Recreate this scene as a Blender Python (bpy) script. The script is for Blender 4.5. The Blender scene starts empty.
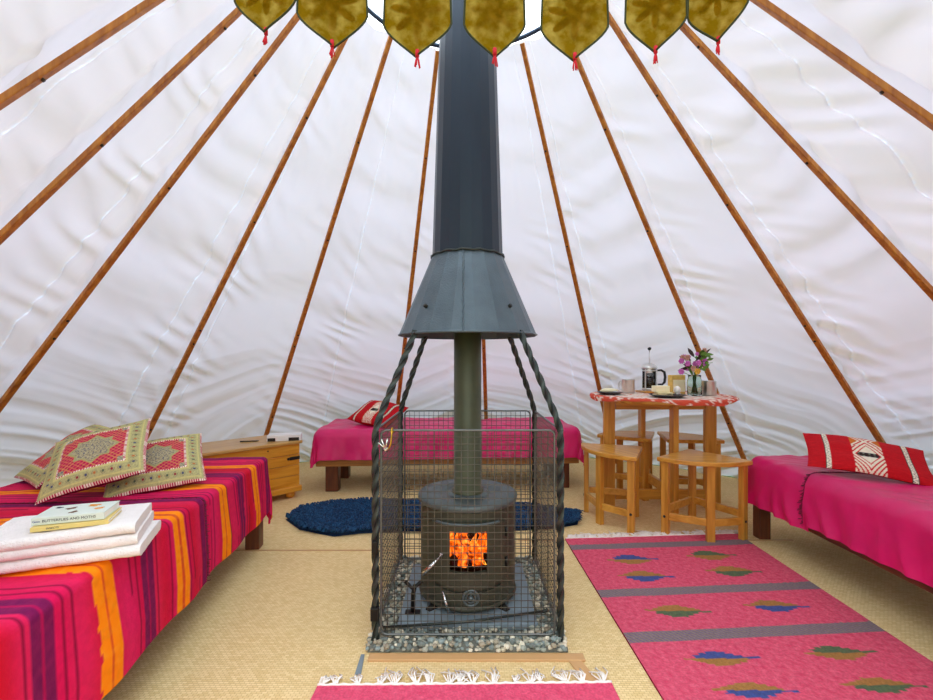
import bpy, bmesh, math, random
from mathutils import Vector, Matrix, noise, Euler
random.seed(7)
PI = math.pi
C = bpy.context.scene.collection
V = Vector
CAMZ = 1.05
AX = 2.0            # depth of the tent's axis in front of the camera
TR, TH = 3.0, 3.58  # tent radius at the floor, height of the apex

# ------------------------------------------------------------------ colours and materials
def S(r, g, b):
    def f(c):
        c /= 255.0
        return c / 12.92 if c <= .04045 else ((c + .055) / 1.055) ** 2.4
    return (f(r), f(g), f(b), 1.0)

def mix(a, b, t):
    return tuple(a[i] * (1 - t) + b[i] * t for i in range(3)) + (1.0,)

def nodes(name):
    m = bpy.data.materials.new(name)
    m.use_nodes = True
    nt = m.node_tree
    return m, nt, nt.nodes['Principled BSDF']

def mat(name, col=None, rough=.6, metal=0, vary=.12, scale=12, bump=0, bscale=80, stretch=None,
        sheen=0, spec=.5, coat=0, attr=False, weave=0, emis=None):
    """procedural surface: base colour (or the mesh's own woven colours) broken up by noise, plus bump"""
    m, nt, p = nodes(name)
    L = nt.links.new
    tc = nt.nodes.new('ShaderNodeTexCoord')
    mp = nt.nodes.new('ShaderNodeMapping')
    L(tc.outputs['Object'], mp.inputs['Vector'])
    if stretch: mp.inputs['Scale'].default_value = stretch
    n = nt.nodes.new('ShaderNodeTexNoise')
    n.inputs['Scale'].default_value = scale
    n.inputs['Detail'].default_value = 6
    L(mp.outputs[0], n.inputs['Vector'])
    mr = nt.nodes.new('ShaderNodeMapRange')
    mr.inputs['From Min'].default_value = .25; mr.inputs['From Max'].default_value = .75
    mr.inputs['To Min'].default_value = 1 - vary; mr.inputs['To Max'].default_value = 1 + vary
    L(n.outputs['Fac'], mr.inputs['Value'])
    mx = nt.nodes.new('ShaderNodeMix'); mx.data_type = 'RGBA'; mx.blend_type = 'MULTIPLY'
    mx.inputs['Factor'].default_value = 1
    if attr:
        a = nt.nodes.new('ShaderNodeAttribute'); a.attribute_name = 'Col'
        L(a.outputs['Color'], mx.inputs['A'])
    else:
        mx.inputs['A'].default_value = col
    L(mr.outputs[0], mx.inputs['B'])
    L(mx.outputs['Result'], p.inputs['Base Color'])
    p.inputs['Roughness'].default_value = rough
    p.inputs['Metallic'].default_value = metal
    p.inputs['Specular IOR Level'].default_value = spec
    if sheen:
        p.inputs['Sheen Weight'].default_value = sheen
    if coat:
        p.inputs['Coat Weight'].default_value = coat
    if bump or weave:
        b = nt.nodes.new('ShaderNodeBump')
        b.inputs['Strength'].default_value = bump or weave
        b.inputs['Distance'].default_value = .004
        if weave:
            w1 = nt.nodes.new('ShaderNodeTexWave'); w1.bands_direction = 'X'; w1.inputs['Scale'].default_value = bscale
            w2 = nt.nodes.new('ShaderNodeTexWave'); w2.bands_direction = 'Y'; w2.inputs['Scale'].default_value = bscale
            for w in (w1, w2):
                w.inputs['Distortion'].default_value = 1.5
                w.inputs['Detail'].default_value = 1
                L(mp.outputs[0], w.inputs['Vector'])
            ad = nt.nodes.new('ShaderNodeMath'); ad.operation = 'MULTIPLY'
            L(w1.outputs['Fac'], ad.inputs[0]); L(w2.outputs['Fac'], ad.inputs[1])
            L(ad.outputs[0], b.inputs['Height'])
        else:
            n2 = nt.nodes.new('ShaderNodeTexNoise'); n2.inputs['Scale'].default_value = bscale
            n2.inputs['Detail'].default_value = 4
            L(mp.outputs[0], n2.inputs['Vector'])
            L(n2.outputs['Fac'], b.inputs['Height'])
        L(b.outputs[0], p.inputs['Normal'])
    return m

def wood(name, c1, c2, rough=.5, axis=2, scale=7, coat=.1):
    m, nt, p = nodes(name)
    L = nt.links.new
    tc = nt.nodes.new('ShaderNodeTexCoord'); mp = nt.nodes.new('ShaderNodeMapping')
    L(tc.outputs['Object'], mp.inputs['Vector'])
    sc = [9, 9, 9]; sc[axis] = .7
    mp.inputs['Scale'].default_value = sc
    n = nt.nodes.new('ShaderNodeTexNoise'); n.inputs['Scale'].default_value = scale
    n.inputs['Detail'].default_value = 5; n.inputs['Distortion'].default_value = .6
    L(mp.outputs[0], n.inputs['Vector'])
    r = nt.nodes.new('ShaderNodeValToRGB')
    r.color_ramp.elements[0].position = .33; r.color_ramp.elements[0].color = c1
    r.color_ramp.elements[1].position = .66; r.color_ramp.elements[1].color = c2
    L(n.outputs['Fac'], r.inputs['Fac']); L(r.outputs['Color'], p.inputs['Base Color'])
    p.inputs['Roughness'].default_value = rough
    p.inputs['Coat Weight'].default_value = coat
    b = nt.nodes.new('ShaderNodeBump'); b.inputs['Strength'].default_value = .15; b.inputs['Distance'].default_value = .002
    L(n.outputs['Fac'], b.inputs['Height']); L(b.outputs[0], p.inputs['Normal'])
    return m

def cloth_through(name, col, trans, tcol=None, bump=.3, bscale=30, noisecol=None, nscale=20):
    """thin cloth that lets daylight through"""
    m, nt, p = nodes(name)
    nt.nodes.remove(p)
    L = nt.links.new
    out = nt.nodes['Material Output']
    d = nt.nodes.new('ShaderNodeBsdfDiffuse'); t = nt.nodes.new('ShaderNodeBsdfTranslucent')
    d.inputs['Color'].default_value = col; t.inputs['Color'].default_value = tcol or col
    ms = nt.nodes.new('ShaderNodeMixShader'); ms.inputs[0].default_value = trans
    tc = nt.nodes.new('ShaderNodeTexCoord')
    n = nt.nodes.new('ShaderNodeTexNoise'); n.inputs['Scale'].default_value = bscale; n.inputs['Detail'].default_value = 5
    L(tc.outputs['Object'], n.inputs['Vector'])
    b = nt.nodes.new('ShaderNodeBump'); b.inputs['Strength'].default_value = bump; b.inputs['Distance'].default_value = .01
    L(n.outputs['Fac'], b.inputs['Height'])
    L(b.outputs[0], d.inputs['Normal']); L(b.outputs[0], t.inputs['Normal'])
    if noisecol:
        n3 = nt.nodes.new('ShaderNodeTexNoise'); n3.inputs['Scale'].default_value = nscale; n3.inputs['Detail'].default_value = 8
        L(tc.outputs['Object'], n3.inputs['Vector'])
        r = nt.nodes.new('ShaderNodeValToRGB')
        r.color_ramp.elements[0].position = .42; r.color_ramp.elements[0].color = tcol or col
        r.color_ramp.elements[1].position = .68; r.color_ramp.elements[1].color = noisecol
        L(n3.outputs['Fac'], r.inputs['Fac']); L(r.outputs['Color'], t.inputs['Color'])
    L(d.outputs[0], ms.inputs[1]); L(t.outputs[0], ms.inputs[2]); L(ms.outputs[0], out.inputs['Surface'])
    return m

def glass(name, col=(1, 1, 1, 1), rough=.02):
    m, nt, p = nodes(name)
    p.inputs['Base Color'].default_value = col
    p.inputs['Transmission Weight'].default_value = 1
    p.inputs['Roughness'].default_value = rough
    p.inputs['IOR'].default_value = 1.2
    return m

M = {}
M['canvas'] = cloth_through('canvas', S(245, 233, 216), .30, S(220, 230, 246), .07, 10)
def pierced(m):
    nt = m.node_tree
    ms = [n for n in nt.nodes if n.type == 'MIX_SHADER'][0]
    a = nt.nodes.new('ShaderNodeAttribute'); a.attribute_name = 'Col'
    nt.links.new(a.outputs['Fac'], ms.inputs[0])
pierced(M['canvas'])      # stitched seams are thinner: needle holes let more daylight through
M['seam'] = cloth_through('seam_tape', S(252, 248, 238), .5, None, .6, 160)
M['pole'] = wood('pole_wood', S(156, 88, 22), S(200, 132, 44), .42, 2, 5)
M['iron'] = mat('iron', S(66, 72, 68), .42, .75, .25, 30, .25, 120)
M['black_iron'] = mat('black_iron', S(34, 32, 28), .45, .6, .25, 30, .2, 120)
M['wire'] = mat('mesh_wire', S(92, 86, 72), .5, .35, .15, 30)
M['rod'] = mat('bare_rod', S(108, 110, 106), .4, .6, .1, 30)
M['screw'] = mat('screw', S(60, 52, 44), .4, .8)
M['hood'] = mat('hood_steel', S(88, 102, 110), .45, .45, .16, 14, .5, 160)
M['pipe'] = mat('chimney_steel', S(44, 54, 64), .36, .6, .16, 8, .12, 60, (1, 1, .25))
M['flue'] = mat('flue_enamel', S(72, 74, 48), .4, .3, .2, 12, .1, 60)
M['stove'] = mat('stove_iron', S(72, 72, 58), .5, .35, .15, 16, .2, 140)
M['stove_top'] = mat('stove_plate', S(92, 102, 102), .45, .4, .15, 14, .2, 120)
M['firebox'] = mat('firebox', S(30, 22, 18), .9)
M['chrome'] = mat('chrome', S(225, 225, 222), .18, 1, .03)
M['steel'] = mat('brushed_steel', S(222, 220, 214), .28, 1, .06, 40)
M['slate'] = mat('slate', S(122, 136, 142), .6, 0, .15, 10, .2, 40)
M['gravel'] = mat('gravel', None, .85, 0, .2, 90, .3, 200, attr=True)
M['sisal'] = None
M['tape'] = mat('tape', S(204, 158, 104), .45, 0, .06)
M['darkwood'] = wood('dark_stained_wood', S(74, 34, 16), S(112, 56, 26), .45, 2, 5)
M['darkwood_x'] = wood('dark_stained_rail', S(86, 44, 20), S(124, 68, 32), .45, 1, 5)
M['goldwood_x'] = wood('varnished_rail', S(150, 98, 44), S(180, 122, 58), .45, 0, 5)
M['pine'] = wood('pine_upright', S(184, 120, 32), S(216, 156, 60), .42, 2, 4, .25)
M['pine_x'] = wood('pine_board', S(190, 126, 34), S(220, 162, 64), .42, 0, 4, .25)
M['chestwood'] = wood('waxed_pine', S(204, 130, 24), S(228, 160, 46), .4, 0, 4, .3)
M['chestlid'] = wood('waxed_pine_lid', S(186, 134, 62), S(206, 160, 88), .4, 0, 4, .3)
M['gap'] = mat('gap_shade_and_knot', S(70, 42, 18), .8)  # painted shade for the chest's board gaps, also the colour of its knots
M['mattress'] = mat('mattress_ticking', S(120, 40, 60), .9)
M['throw'] = mat('woven_throw', None, .85, 0, .10, 45, .35, 160, attr=True, spec=.15)
M['magenta'] = mat('magenta_silk', S(214, 14, 100), .42, 0, .10, 9, .25, 30, spec=.5)
M['hem'] = mat('dark_fringe', S(110, 16, 50), .9)
M['embroid'] = mat('embroidery', None, .9, 0, .12, 120, .5, 260, attr=True, spec=.2)
M['kilimc'] = mat('kilim_weave', None, .9, 0, .10, 90, .4, 220, attr=True, spec=.2)
M['rug'] = mat('rug_weave', None, .95, 0, .20, 130, .7, 170, attr=True, spec=.1)
M['fringe'] = mat('cotton_fringe', S(244, 236, 226), .95, 0, .05)
M['fleece'] = mat('dyed_fleece', None, .75, 0, .25, 40, attr=True, spec=.3)
M['towel'] = mat('terry', S(244, 238, 234), .98, 0, .04, 60, 1.0, 260, spec=.1)
M['paper'] = mat('paper', S(238, 234, 222), .8)
M['white'] = mat('white_card', S(240, 240, 238), .5, 0, .03)
M['bookgreen'] = mat('pale_cover', S(216, 226, 214), .35, 0, .03)
M['bookyellow'] = mat('yellow_cover', S(226, 200, 120), .4, 0, .05)
M['ink'] = mat('ink', S(58, 66, 70), .6)
M['inkblue'] = mat('blue_ink', S(60, 84, 150), .6)
M['orange'] = mat('orange_ink', S(224, 150, 40), .6)
M['brown'] = mat('brown_ink', S(110, 74, 50), .6)
M['blackp'] = mat('black_plastic', S(24, 22, 22), .35)
M['plate'] = mat('dark_glaze', S(34, 30, 34), .25, 0, .1, coat=.5)
M['tcloth'] = mat('printed_cloth', None, .9, 0, .05, 60, attr=True, spec=.1)
M['bread'] = mat('bread', S(240, 222, 170), .9, 0, .12, 60, .6, 120)
M['butter'] = mat('butter', S(250, 240, 196), .5, 0, .04)
M['egg'] = mat('egg', S(246, 242, 234), .4, 0, .02)
M['pack'] = mat('pack', S(228, 190, 96), .5, 0, .15, 60)
M['glass'] = glass('clear_glass')
M['greenglass'] = glass('jar_glass', S(226, 240, 230))
M['coffee'] = mat('coffee', S(66, 34, 16), .2)
M['water'] = mat('stem_water', S(90, 104, 72), .15)
M['leaf'] = mat('leaf', S(96, 140, 48), .6, 0, .25, 30)
M['darkleaf'] = mat('dark_leaf', S(62, 44, 40), .6, 0, .25, 30)
M['petal'] = mat('petal', S(206, 110, 190), .7, 0, .2, 60)
M['palepetal'] = mat('pale_petal', S(196, 150, 130), .8, 0, .2, 60)
M['yellowpetal'] = mat('yellow_petal', S(226, 176, 60), .7, 0, .1)
M['pennant'] = cloth_through('pennant_cloth', S(124, 98, 14), .6, S(160, 126, 14), .3, 60, S(232, 208, 100), 34)
M['applique'] = cloth_through('applique_cloth', S(130, 104, 20), .6, S(200, 160, 40), .2, 60)
M['edging'] = mat('green_edging', S(52, 56, 22), .9)
M['tassel'] = mat('red_wool', S(206, 30, 46), .9)
M['brass'] = mat('brass', S(214, 170, 60), .3, .9)
M['hoop'] = mat('hoop_steel', S(58, 76, 96), .4, .6)
M['grass'] = mat('meadow', S(74, 96, 40), .95, 0, .3, 4)
M['char'] = mat('charred_log', S(40, 26, 18), .95, 0, .4, 40, .8, 60)

def sisal():
    m, nt, p = nodes('sisal_matting')
    L = nt.links.new
    tc = nt.nodes.new('ShaderNodeTexCoord')
    mp = nt.nodes.new('ShaderNodeMapping'); L(tc.outputs['Object'], mp.inputs['Vector'])
    br = nt.nodes.new('ShaderNodeTexBrick')
    br.inputs['Scale'].default_value = 1
    br.inputs['Brick Width'].default_value = .017; br.inputs['Row Height'].default_value = .009
    br.inputs['Mortar Size'].default_value = .0010; br.inputs['Mortar Smooth'].default_value = 1
    br.inputs['Color1'].default_value = S(244, 218, 162); br.inputs['Color2'].default_value = S(230, 200, 140)
    br.inputs['Mortar'].default_value = S(196, 160, 102)
    L(mp.outputs[0], br.inputs['Vector'])
    n = nt.nodes.new('ShaderNodeTexNoise'); n.inputs['Scale'].default_value = 2.2; n.inputs['Detail'].default_value = 8
    L(tc.outputs['Object'], n.inputs['Vector'])
    mr = nt.nodes.new('ShaderNodeMapRange'); mr.inputs['To Min'].default_value = .9; mr.inputs['To Max'].default_value = 1.08
    L(n.outputs['Fac'], mr.inputs['Value'])
    mx = nt.nodes.new('ShaderNodeMix'); mx.data_type = 'RGBA'; mx.blend_type = 'MULTIPLY'; mx.inputs['Factor'].default_value = 1
    L(br.outputs['Color'], mx.inputs['A']); L(mr.outputs[0], mx.inputs['B'])
    L(mx.outputs['Result'], p.inputs['Base Color'])
    p.inputs['Roughness'].default_value = .9; p.inputs['Specular IOR Level'].default_value = .15
    b = nt.nodes.new('ShaderNodeBump'); b.inputs['Strength'].default_value = .6; b.inputs['Distance'].default_value = .003; b.invert = True
    L(br.outputs['Fac'], b.inputs['Height']); L(b.outputs[0], p.inputs['Normal'])
    return m
M['sisal'] = sisal()

def flame_mat():
    m, nt, p = nodes('flames')
    nt.nodes.remove(p)
    L = nt.links.new
    tc = nt.nodes.new('ShaderNodeTexCoord')
    n = nt.nodes.new('ShaderNodeTexNoise'); n.inputs['Scale'].default_value = 26; n.inputs['Detail'].default_value = 3
    n.inputs['Distortion'].default_value = 1.2
    L(tc.outputs['Object'], n.inputs['Vector'])
    r = nt.nodes.new('ShaderNodeValToRGB')
    r.color_ramp.elements[0].position = .36; r.color_ramp.elements[0].color = (.16, .012, .0, 1)
    r.color_ramp.elements[1].position = .68; r.color_ramp.elements[1].color = (1, .42, .05, 1)
    e = r.color_ramp.elements.new(.5); e.color = (.85, .11, .004, 1)
    L(n.outputs['Fac'], r.inputs['Fac'])
    em = nt.nodes.new('ShaderNodeEmission'); em.inputs['Strength'].default_value = 1.7
    L(r.outputs['Color'], em.inputs['Color'])
    L(em.outputs[0], nt.nodes['Material Output'].inputs['Surface'])
    return m
M['flame'] = flame_mat()

# ------------------------------------------------------------------ mesh helpers
class MB:
    def __init__(s):
        s.v, s.f, s.c = [], [], []
        s.sm = []
    def add(s, vs, fs, col=None, smooth=False):
        o = len(s.v)
        s.v += [tuple(v) for v in vs]
        s.f += [tuple(i + o for i in f) for f in fs]
        s.sm += [smooth] * len(fs)
        if col is None: s.c += [(1, 1, 1, 1)] * len(vs)
        elif isinstance(col, list): s.c += col
        else: s.c += [col] * len(vs)
    def box(s, c, d, rot=None, bev=.0, col=None):
        bm = bmesh.new()
        bmesh.ops.create_cube(bm, size=1)
        for v in bm.verts: v.co = V((v.co.x * d[0], v.co.y * d[1], v.co.z * d[2]))
        if bev:
            bmesh.ops.bevel(bm, geom=bm.edges[:], offset=bev, segments=2, affect='EDGES', profile=.5)
        R = rot if rot is not None else Matrix.Identity(3)
        bm.verts.ensure_lookup_table(); bm.verts.index_update()
        s.add([R @ v.co + V(c) for v in bm.verts], [[v.index for v in f.verts] for f in bm.faces], col)
        bm.free()
    def tube(s, pts, r, n=8, cap=True, col=None, closed=False):
        pts = [V(p) for p in pts]
        k = len(pts)
        rs = r if isinstance(r, (list, tuple)) else [r] * k
        vs, fs = [], []
        up = None
        for i, p in enumerate(pts):
            if closed: t = pts[(i + 1) % k] - pts[i - 1]
            else: t = (pts[min(i + 1, k - 1)] - pts[max(i - 1, 0)])
            t = t.normalized() if t.length > 1e-9 else V((0, 0, 1))
            if up is None:
                up = V((0, 0, 1)) if abs(t.z) < .9 else V((1, 0, 0))
            a = up - t * up.dot(t)
            a = a.normalized() if a.length > 1e-6 else t.orthogonal().normalized()
            up = a
            b = t.cross(a)
            for j in range(n):
                w = 2 * PI * j / n
                vs.append(p + (a * math.cos(w) + b * math.sin(w)) * rs[i])
        m = k if closed else k - 1
        for i in range(m):
            for j in range(n):
                q = ((i + 1) % k) * n
                fs.append((i * n + j, i * n + (j + 1) % n, q + (j + 1) % n, q + j))
        if cap and not closed:
            fs.append(tuple(reversed(range(n)))); fs.append(tuple(range((k - 1) * n, k * n)))
        s.add(vs, fs, col, n > 4)
    def lathe(s, prof, n=32, c=(0, 0, 0), col=None, smooth=True, cap=True, phase=0):
        vs, fs = [], []
        for (r, z) in prof:
            for j in range(n):
                a = 2 * PI * j / n + phase
                vs.append((c[0] + r * math.cos(a), c[1] + r * math.sin(a), c[2] + z))
        for i in range(len(prof) - 1):
            for j in range(n):
                fs.append((i * n + j, i * n + (j + 1) % n, (i + 1) * n + (j + 1) % n, (i + 1) * n + j))
        if cap:
            if prof[0][0] > 1e-5: fs.append(tuple(reversed(range(n))))
            if prof[-1][0] > 1e-5: fs.append(tuple(range((len(prof) - 1) * n, len(prof) * n)))
        s.add(vs, fs, col, smooth)
    def prism(s, poly, z0, z1, col=None, bev=0):
        n = len(poly)
        if bev:
            cx = sum(p[0] for p in poly) / n; cy = sum(p[1] for p in poly) / n
            ins = []
            for p in poly:
                d = V((cx - p[0], cy - p[1])).normalized() * bev
                ins.append((p[0] + d.x, p[1] + d.y))
            rings = [(ins, z0), (poly, z0 + bev), (poly, z1 - bev), (ins, z1)]
        else:
            rings = [(poly, z0), (poly, z1)]
        vs = [(p[0], p[1], z) for ring, z in rings for p in ring]
        fs = [tuple(reversed(range(n)))]
        for r in range(len(rings) - 1):
            for j in range(n):
                fs.append((r * n + j, r * n + (j + 1) % n, (r + 1) * n + (j + 1) % n, (r + 1) * n + j))
        fs.append(tuple(range((len(rings) - 1) * n, len(rings) * n)))
        s.add(vs, fs, col)
    def grid(s, nu, nv, fn, col=None, smooth=True, flip=False, wrap=False):
        vs, cs = [], []
        for i in range(nu + 1):
            for j in range(nv + 1):
                u, v = i / nu, j / nv
                vs.append(fn(u, v))
                if col: cs.append(col(u, v))
        fs = []
        for i in range(nu):
            for j in range(nv):
                a = i * (nv + 1) + j; b = a + nv + 1
                fs.append((a, a + 1, b + 1, b) if flip else (a, b, b + 1, a + 1))
        s.add(vs, fs, cs if col else None, smooth)
    def ball(s, c, r, sub=2, sc=(1, 1, 1), jit=0, col=None, smooth=True, rot=None):
        bm = bmesh.new(); bmesh.ops.create_icosphere(bm, subdivisions=sub, radius=1)
        bm.verts.index_update()
        R = rot or Matrix.Identity(3)
        vs = []
        for v in bm.verts:
            q = v.co * (1 + random.uniform(-jit, jit))
            vs.append(V(c) + R @ V((q.x * sc[0] * r, q.y * sc[1] * r, q.z * sc[2] * r)))
        s.add(vs, [[v.index for v in f.verts] for f in bm.faces], col, smooth)
        bm.free()
    def build(s, name, m, parent=None, loc=None, attr=False):
        me = bpy.data.meshes.new(name)
        me.from_pydata(s.v, [], s.f)
        me.polygons.foreach_set('use_smooth', s.sm)
        if attr:
            ca = me.color_attributes.new('Col', 'FLOAT_COLOR', 'POINT')
            ca.data.foreach_set('color', [x for c in s.c for x in c])
        bm = bmesh.new(); bm.from_mesh(me)
        if not attr and not getattr(s, 'open', False): bmesh.ops.recalc_face_normals(bm, faces=bm.faces[:])
        bm.to_mesh(me); bm.free()
        me.materials.append(m)
        o = bpy.data.objects.new(name, me)
        C.objects.link(o)
        if parent is not None: o.parent = parent
        if loc is not None: o.location = loc
        return o

def tag(o, label, cat, group=None, kind=None):
    o['label'] = label; o['category'] = cat
    if group: o['group'] = group
    if kind: o['kind'] = kind
    return o
def thing(name, label, cat, loc=(0, 0, 0), rz=0, group=None):
    o = bpy.data.objects.new(name, None); C.objects.link(o)
    o.empty_display_size = .1
    o.location = loc; o.rotation_euler = (0, 0, rz)
    return tag(o, label, cat, group)
def struct(o):
    o['kind'] = 'structure'; return o
def dup(root, label, loc=None, rz=None, mw=None):
    r = root.copy(); C.objects.link(r)
    if loc is not None: r.location = loc
    if rz is not None: r.rotation_euler = (0, 0, rz)
    if mw is not None: r.matrix_world = mw
    r['label'] = label
    for ch in list(root.children):
        c = ch.copy(); C.objects.link(c); c.parent = r
        for g in list(ch.children):
            d = g.copy(); C.objects.link(d); d.parent = c
    return r
def one(mb, name, m, label, cat, group=None, loc=None, attr=False, kind=None):
    return tag(mb.build(name, m, None, loc, attr), label, cat, group, kind)
def RZ(a): return Matrix.Rotation(a, 3, 'Z')
def N(x, y=0, z=0): return noise.noise(V((x, y, z)))

# ------------------------------------------------------------------ world and camera
w = bpy.data.worlds.new('overcast'); bpy.context.scene.world = w
w.use_nodes = True
nt = w.node_tree
bg = nt.nodes['Background']
tc = nt.nodes.new('ShaderNodeTexCoord'); sx = nt.nodes.new('ShaderNodeSeparateXYZ')
nt.links.new(tc.outputs['Generated'], sx.inputs[0])
rp = nt.nodes.new('ShaderNodeValToRGB')
rp.color_ramp.elements[0].position = 0; rp.color_ramp.elements[0].color = (.22, .24, .24, 1)
rp.color_ramp.elements[1].position = 1; rp.color_ramp.elements[1].color = (.95, 1.06, 1.2, 1)
e = rp.color_ramp.elements.new(.45); e.color = (.42, .45, .46, 1)
nt.links.new(sx.outputs['Z'], rp.inputs['Fac'])
nt.links.new(rp.outputs['Color'], bg.inputs['Color'])
bg.inputs['Strength'].default_value = 5.2

cam = bpy.data.cameras.new('camera'); co = bpy.data.objects.new('camera', cam); C.objects.link(co)
co.location = (0, 0, CAMZ); co.rotation_euler = (PI / 2, 0, 0)
cam.sensor_width = 36; cam.lens = 450 / 933 * 36; cam.shift_y = 10 / 933; cam.clip_start = .02
bpy.context.scene.camera = co
sc = bpy.context.scene
sc.view_settings.view_transform = 'Standard'; sc.view_settings.look = 'None'
sc.view_settings.gamma = 1; sc.view_settings.exposure = -.05
sc.cycles.max_bounces = 14; sc.cycles.diffuse_bounces = 8; sc.cycles.transmission_bounces = 12
sc.cycles.use_denoising = True
sc.cycles.caustics_reflective = False; sc.cycles.caustics_refractive = False

# ------------------------------------------------------------------ tent: floor, canvas, seams, poles, hoop
g = MB(); g.box((0, AX, -.08), (40, 40, .04)); struct(g.build('ground', M['grass']))
blk_ = MB(); blk_.open = True  # unseen ring added to block the low sky and darken the lower canvas
def blocker_pt(u, v):
    a = math.radians(-150 + 300 * u)
    R_ = 4.4 + .9 * math.sin(PI * v) * .5 + .35 * N(u * 30, v * 6, 1)
    return V((R_ * math.sin(a), AX + R_ * math.cos(a), -.06 + v * (3.5 + .4 * N(u * 14, 3))))
blk_.grid(240, 26, blocker_pt)
blk_.grid(240, 4, lambda u, v: blocker_pt(u, 1) + V((math.sin(math.radians(-150 + 300 * u)), math.cos(math.radians(-150 + 300 * u)), 0)) * (v * 1.2))
struct(blk_.build('wall_sky_blocker', M['grass']))
fl = MB(); fl.lathe([(0.001, -.04), (3.12, -.04), (3.12, 0), (0.001, 0)], 96, (0, 0, 0), smooth=False, cap=False)
struct(fl.build('floor', M['sisal'], None, (0, AX, 0)))

AZ = [-119.6, -102.2, -84.9, -62.4, -41.8, -15.7, 4.4, 30.6, 53.9, 75.4, 95.9, 116.8]
RINGZ = 2.84
def cone(az, z, off=0):
    r = TR * (1 - z / TH) + off
    a = math.radians(az)
    return V((r * math.sin(a), AX + r * math.cos(a), z))
allp = [-165] + [-141] + AZ + [139] + [165]
allp = sorted(set(allp)); edges = [a for a in allp]
SEAM = [-155, -129, -108.3, -87.6, -66, -58.2, -30.3, .5, 24.5, 33, 56, 77.3, 102, 126.5, 150]
def canvas_off(az, z):
    """how far the cloth bellies out of the poles' cone"""
    i = 0
    if az > 180: az -= 360
    while i < len(allp) - 2 and az > allp[i + 1]: i += 1
    a0, a1 = allp[i], allp[i + 1]
    t = (az - a0) / (a1 - a0)
    h = z / RINGZ
    r = TR * (1 - z / TH)
    tt = min(max(t, 0), 1)
    b = .085 * math.sin(PI * tt) ** 1.0 * (.25 + .9 * math.sin(PI * min(1, max(0, h * .96 + .02))))
    o = .024 + b
    o += .020 * N(az * .09, z * 1.3, 3.1) + .012 * N(az * .25, z * 2.2, 8.2)
    # puckers along poles and seams
    low = max(0, 1 - h * 1.05)
    for q, (ca, amp) in enumerate(((SEAM[i], .018), (a0, .011), (a1, .011))):
        d = math.radians(az - ca) * r
        env = math.exp(-(d / .15) ** 2)
        sl = (.75 if d > 0 else -.75) * abs(d)
        ph = z * 50 + sl * 46 + 5.5 * N(z * 4.5, ca * .7, q) + 8 * N(z * 1.3, ca * 3, 4.4)
        o += amp * env * (.3 + low) * math.sin(ph) * (.5 + 1.1 * N(z * 2.7, ca, 2.2))
    # long hanging drapes that sweep down towards one pole, sharper near the floor
    s = math.radians(az) * r
    sg = 1 if i % 2 else -1
    q1 = z - sg * .55 * s + .5 * (z - .2) ** 2 + .22 * N(s * 1.1, z * 1.1, i * 2.3)
    lo = max(0, 1 - z / 1.35)
    wv = 1 - 2 * abs(N(q1 * 5.2, s * .45, i * 3.7))
    o += .060 * lo ** 1.2 * wv
    o += .040 * lo ** 2.2 * (1 - 2.4 * abs(N(q1 * 13, s * .8, i * 5.1)))
    o += .040 * (1 - .5 * lo) * N(q1 * 2.3, s * .8, i * 1.7 + 20)
    o += .006 * (.1 + lo ** 2) * N(q1 * 24, s * 1.6, i + 40)
    return max(o + .03, .012)
DA, DZ = 152, 2.15   # doorway behind the camera
def wall_part(a0, a1, z0, z1, nu, nv):
    us = [a0 + (a1 - a0) * i / nu for i in range(nu + 1)]
    keep = [u for u in us if all(abs(u - q) > .32 for q in SEAM)]
    for q in SEAM:
        if a0 < q < a1: keep += [q - .20, q - .07, q + .07, q + .20]
    us = sorted(keep); k = len(us) - 1
    random.seed(31)
    m = MB(); m.open = True
    vs, cs = [], []
    for a in us:
        sq = [q for q in SEAM if abs(a - q) < .1]
        for j in range(nv + 1):
            z = z0 + (z1 - z0) * j / nv
            off = canvas_off(a, z)
            t = .29
            if sq:
                off -= .006
                t = .29 if (j % 3 == 0 or random.random() < .25) else random.uniform(.38, .62)
            vs.append(cone(a, z, off)); cs.append((t, t, t, 1))
    fs = []
    for i in range(k):
        for j in range(nv):
            p = i * (nv + 1) + j; q = p + nv + 1
            fs.append((p, p + 1, q + 1, q))
    m.add(vs, fs, cs, True)
    return m
wl = wall_part(-DA, DA, 0, RINGZ + .02, 720, 330)
lint = wall_part(DA, 360 - DA, DZ, RINGZ + .02, 30, 40)
wl.add(lint.v, lint.f, lint.c, True)
wall = struct(wl.build('wall_canvas', M['canvas'], attr=True))

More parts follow.
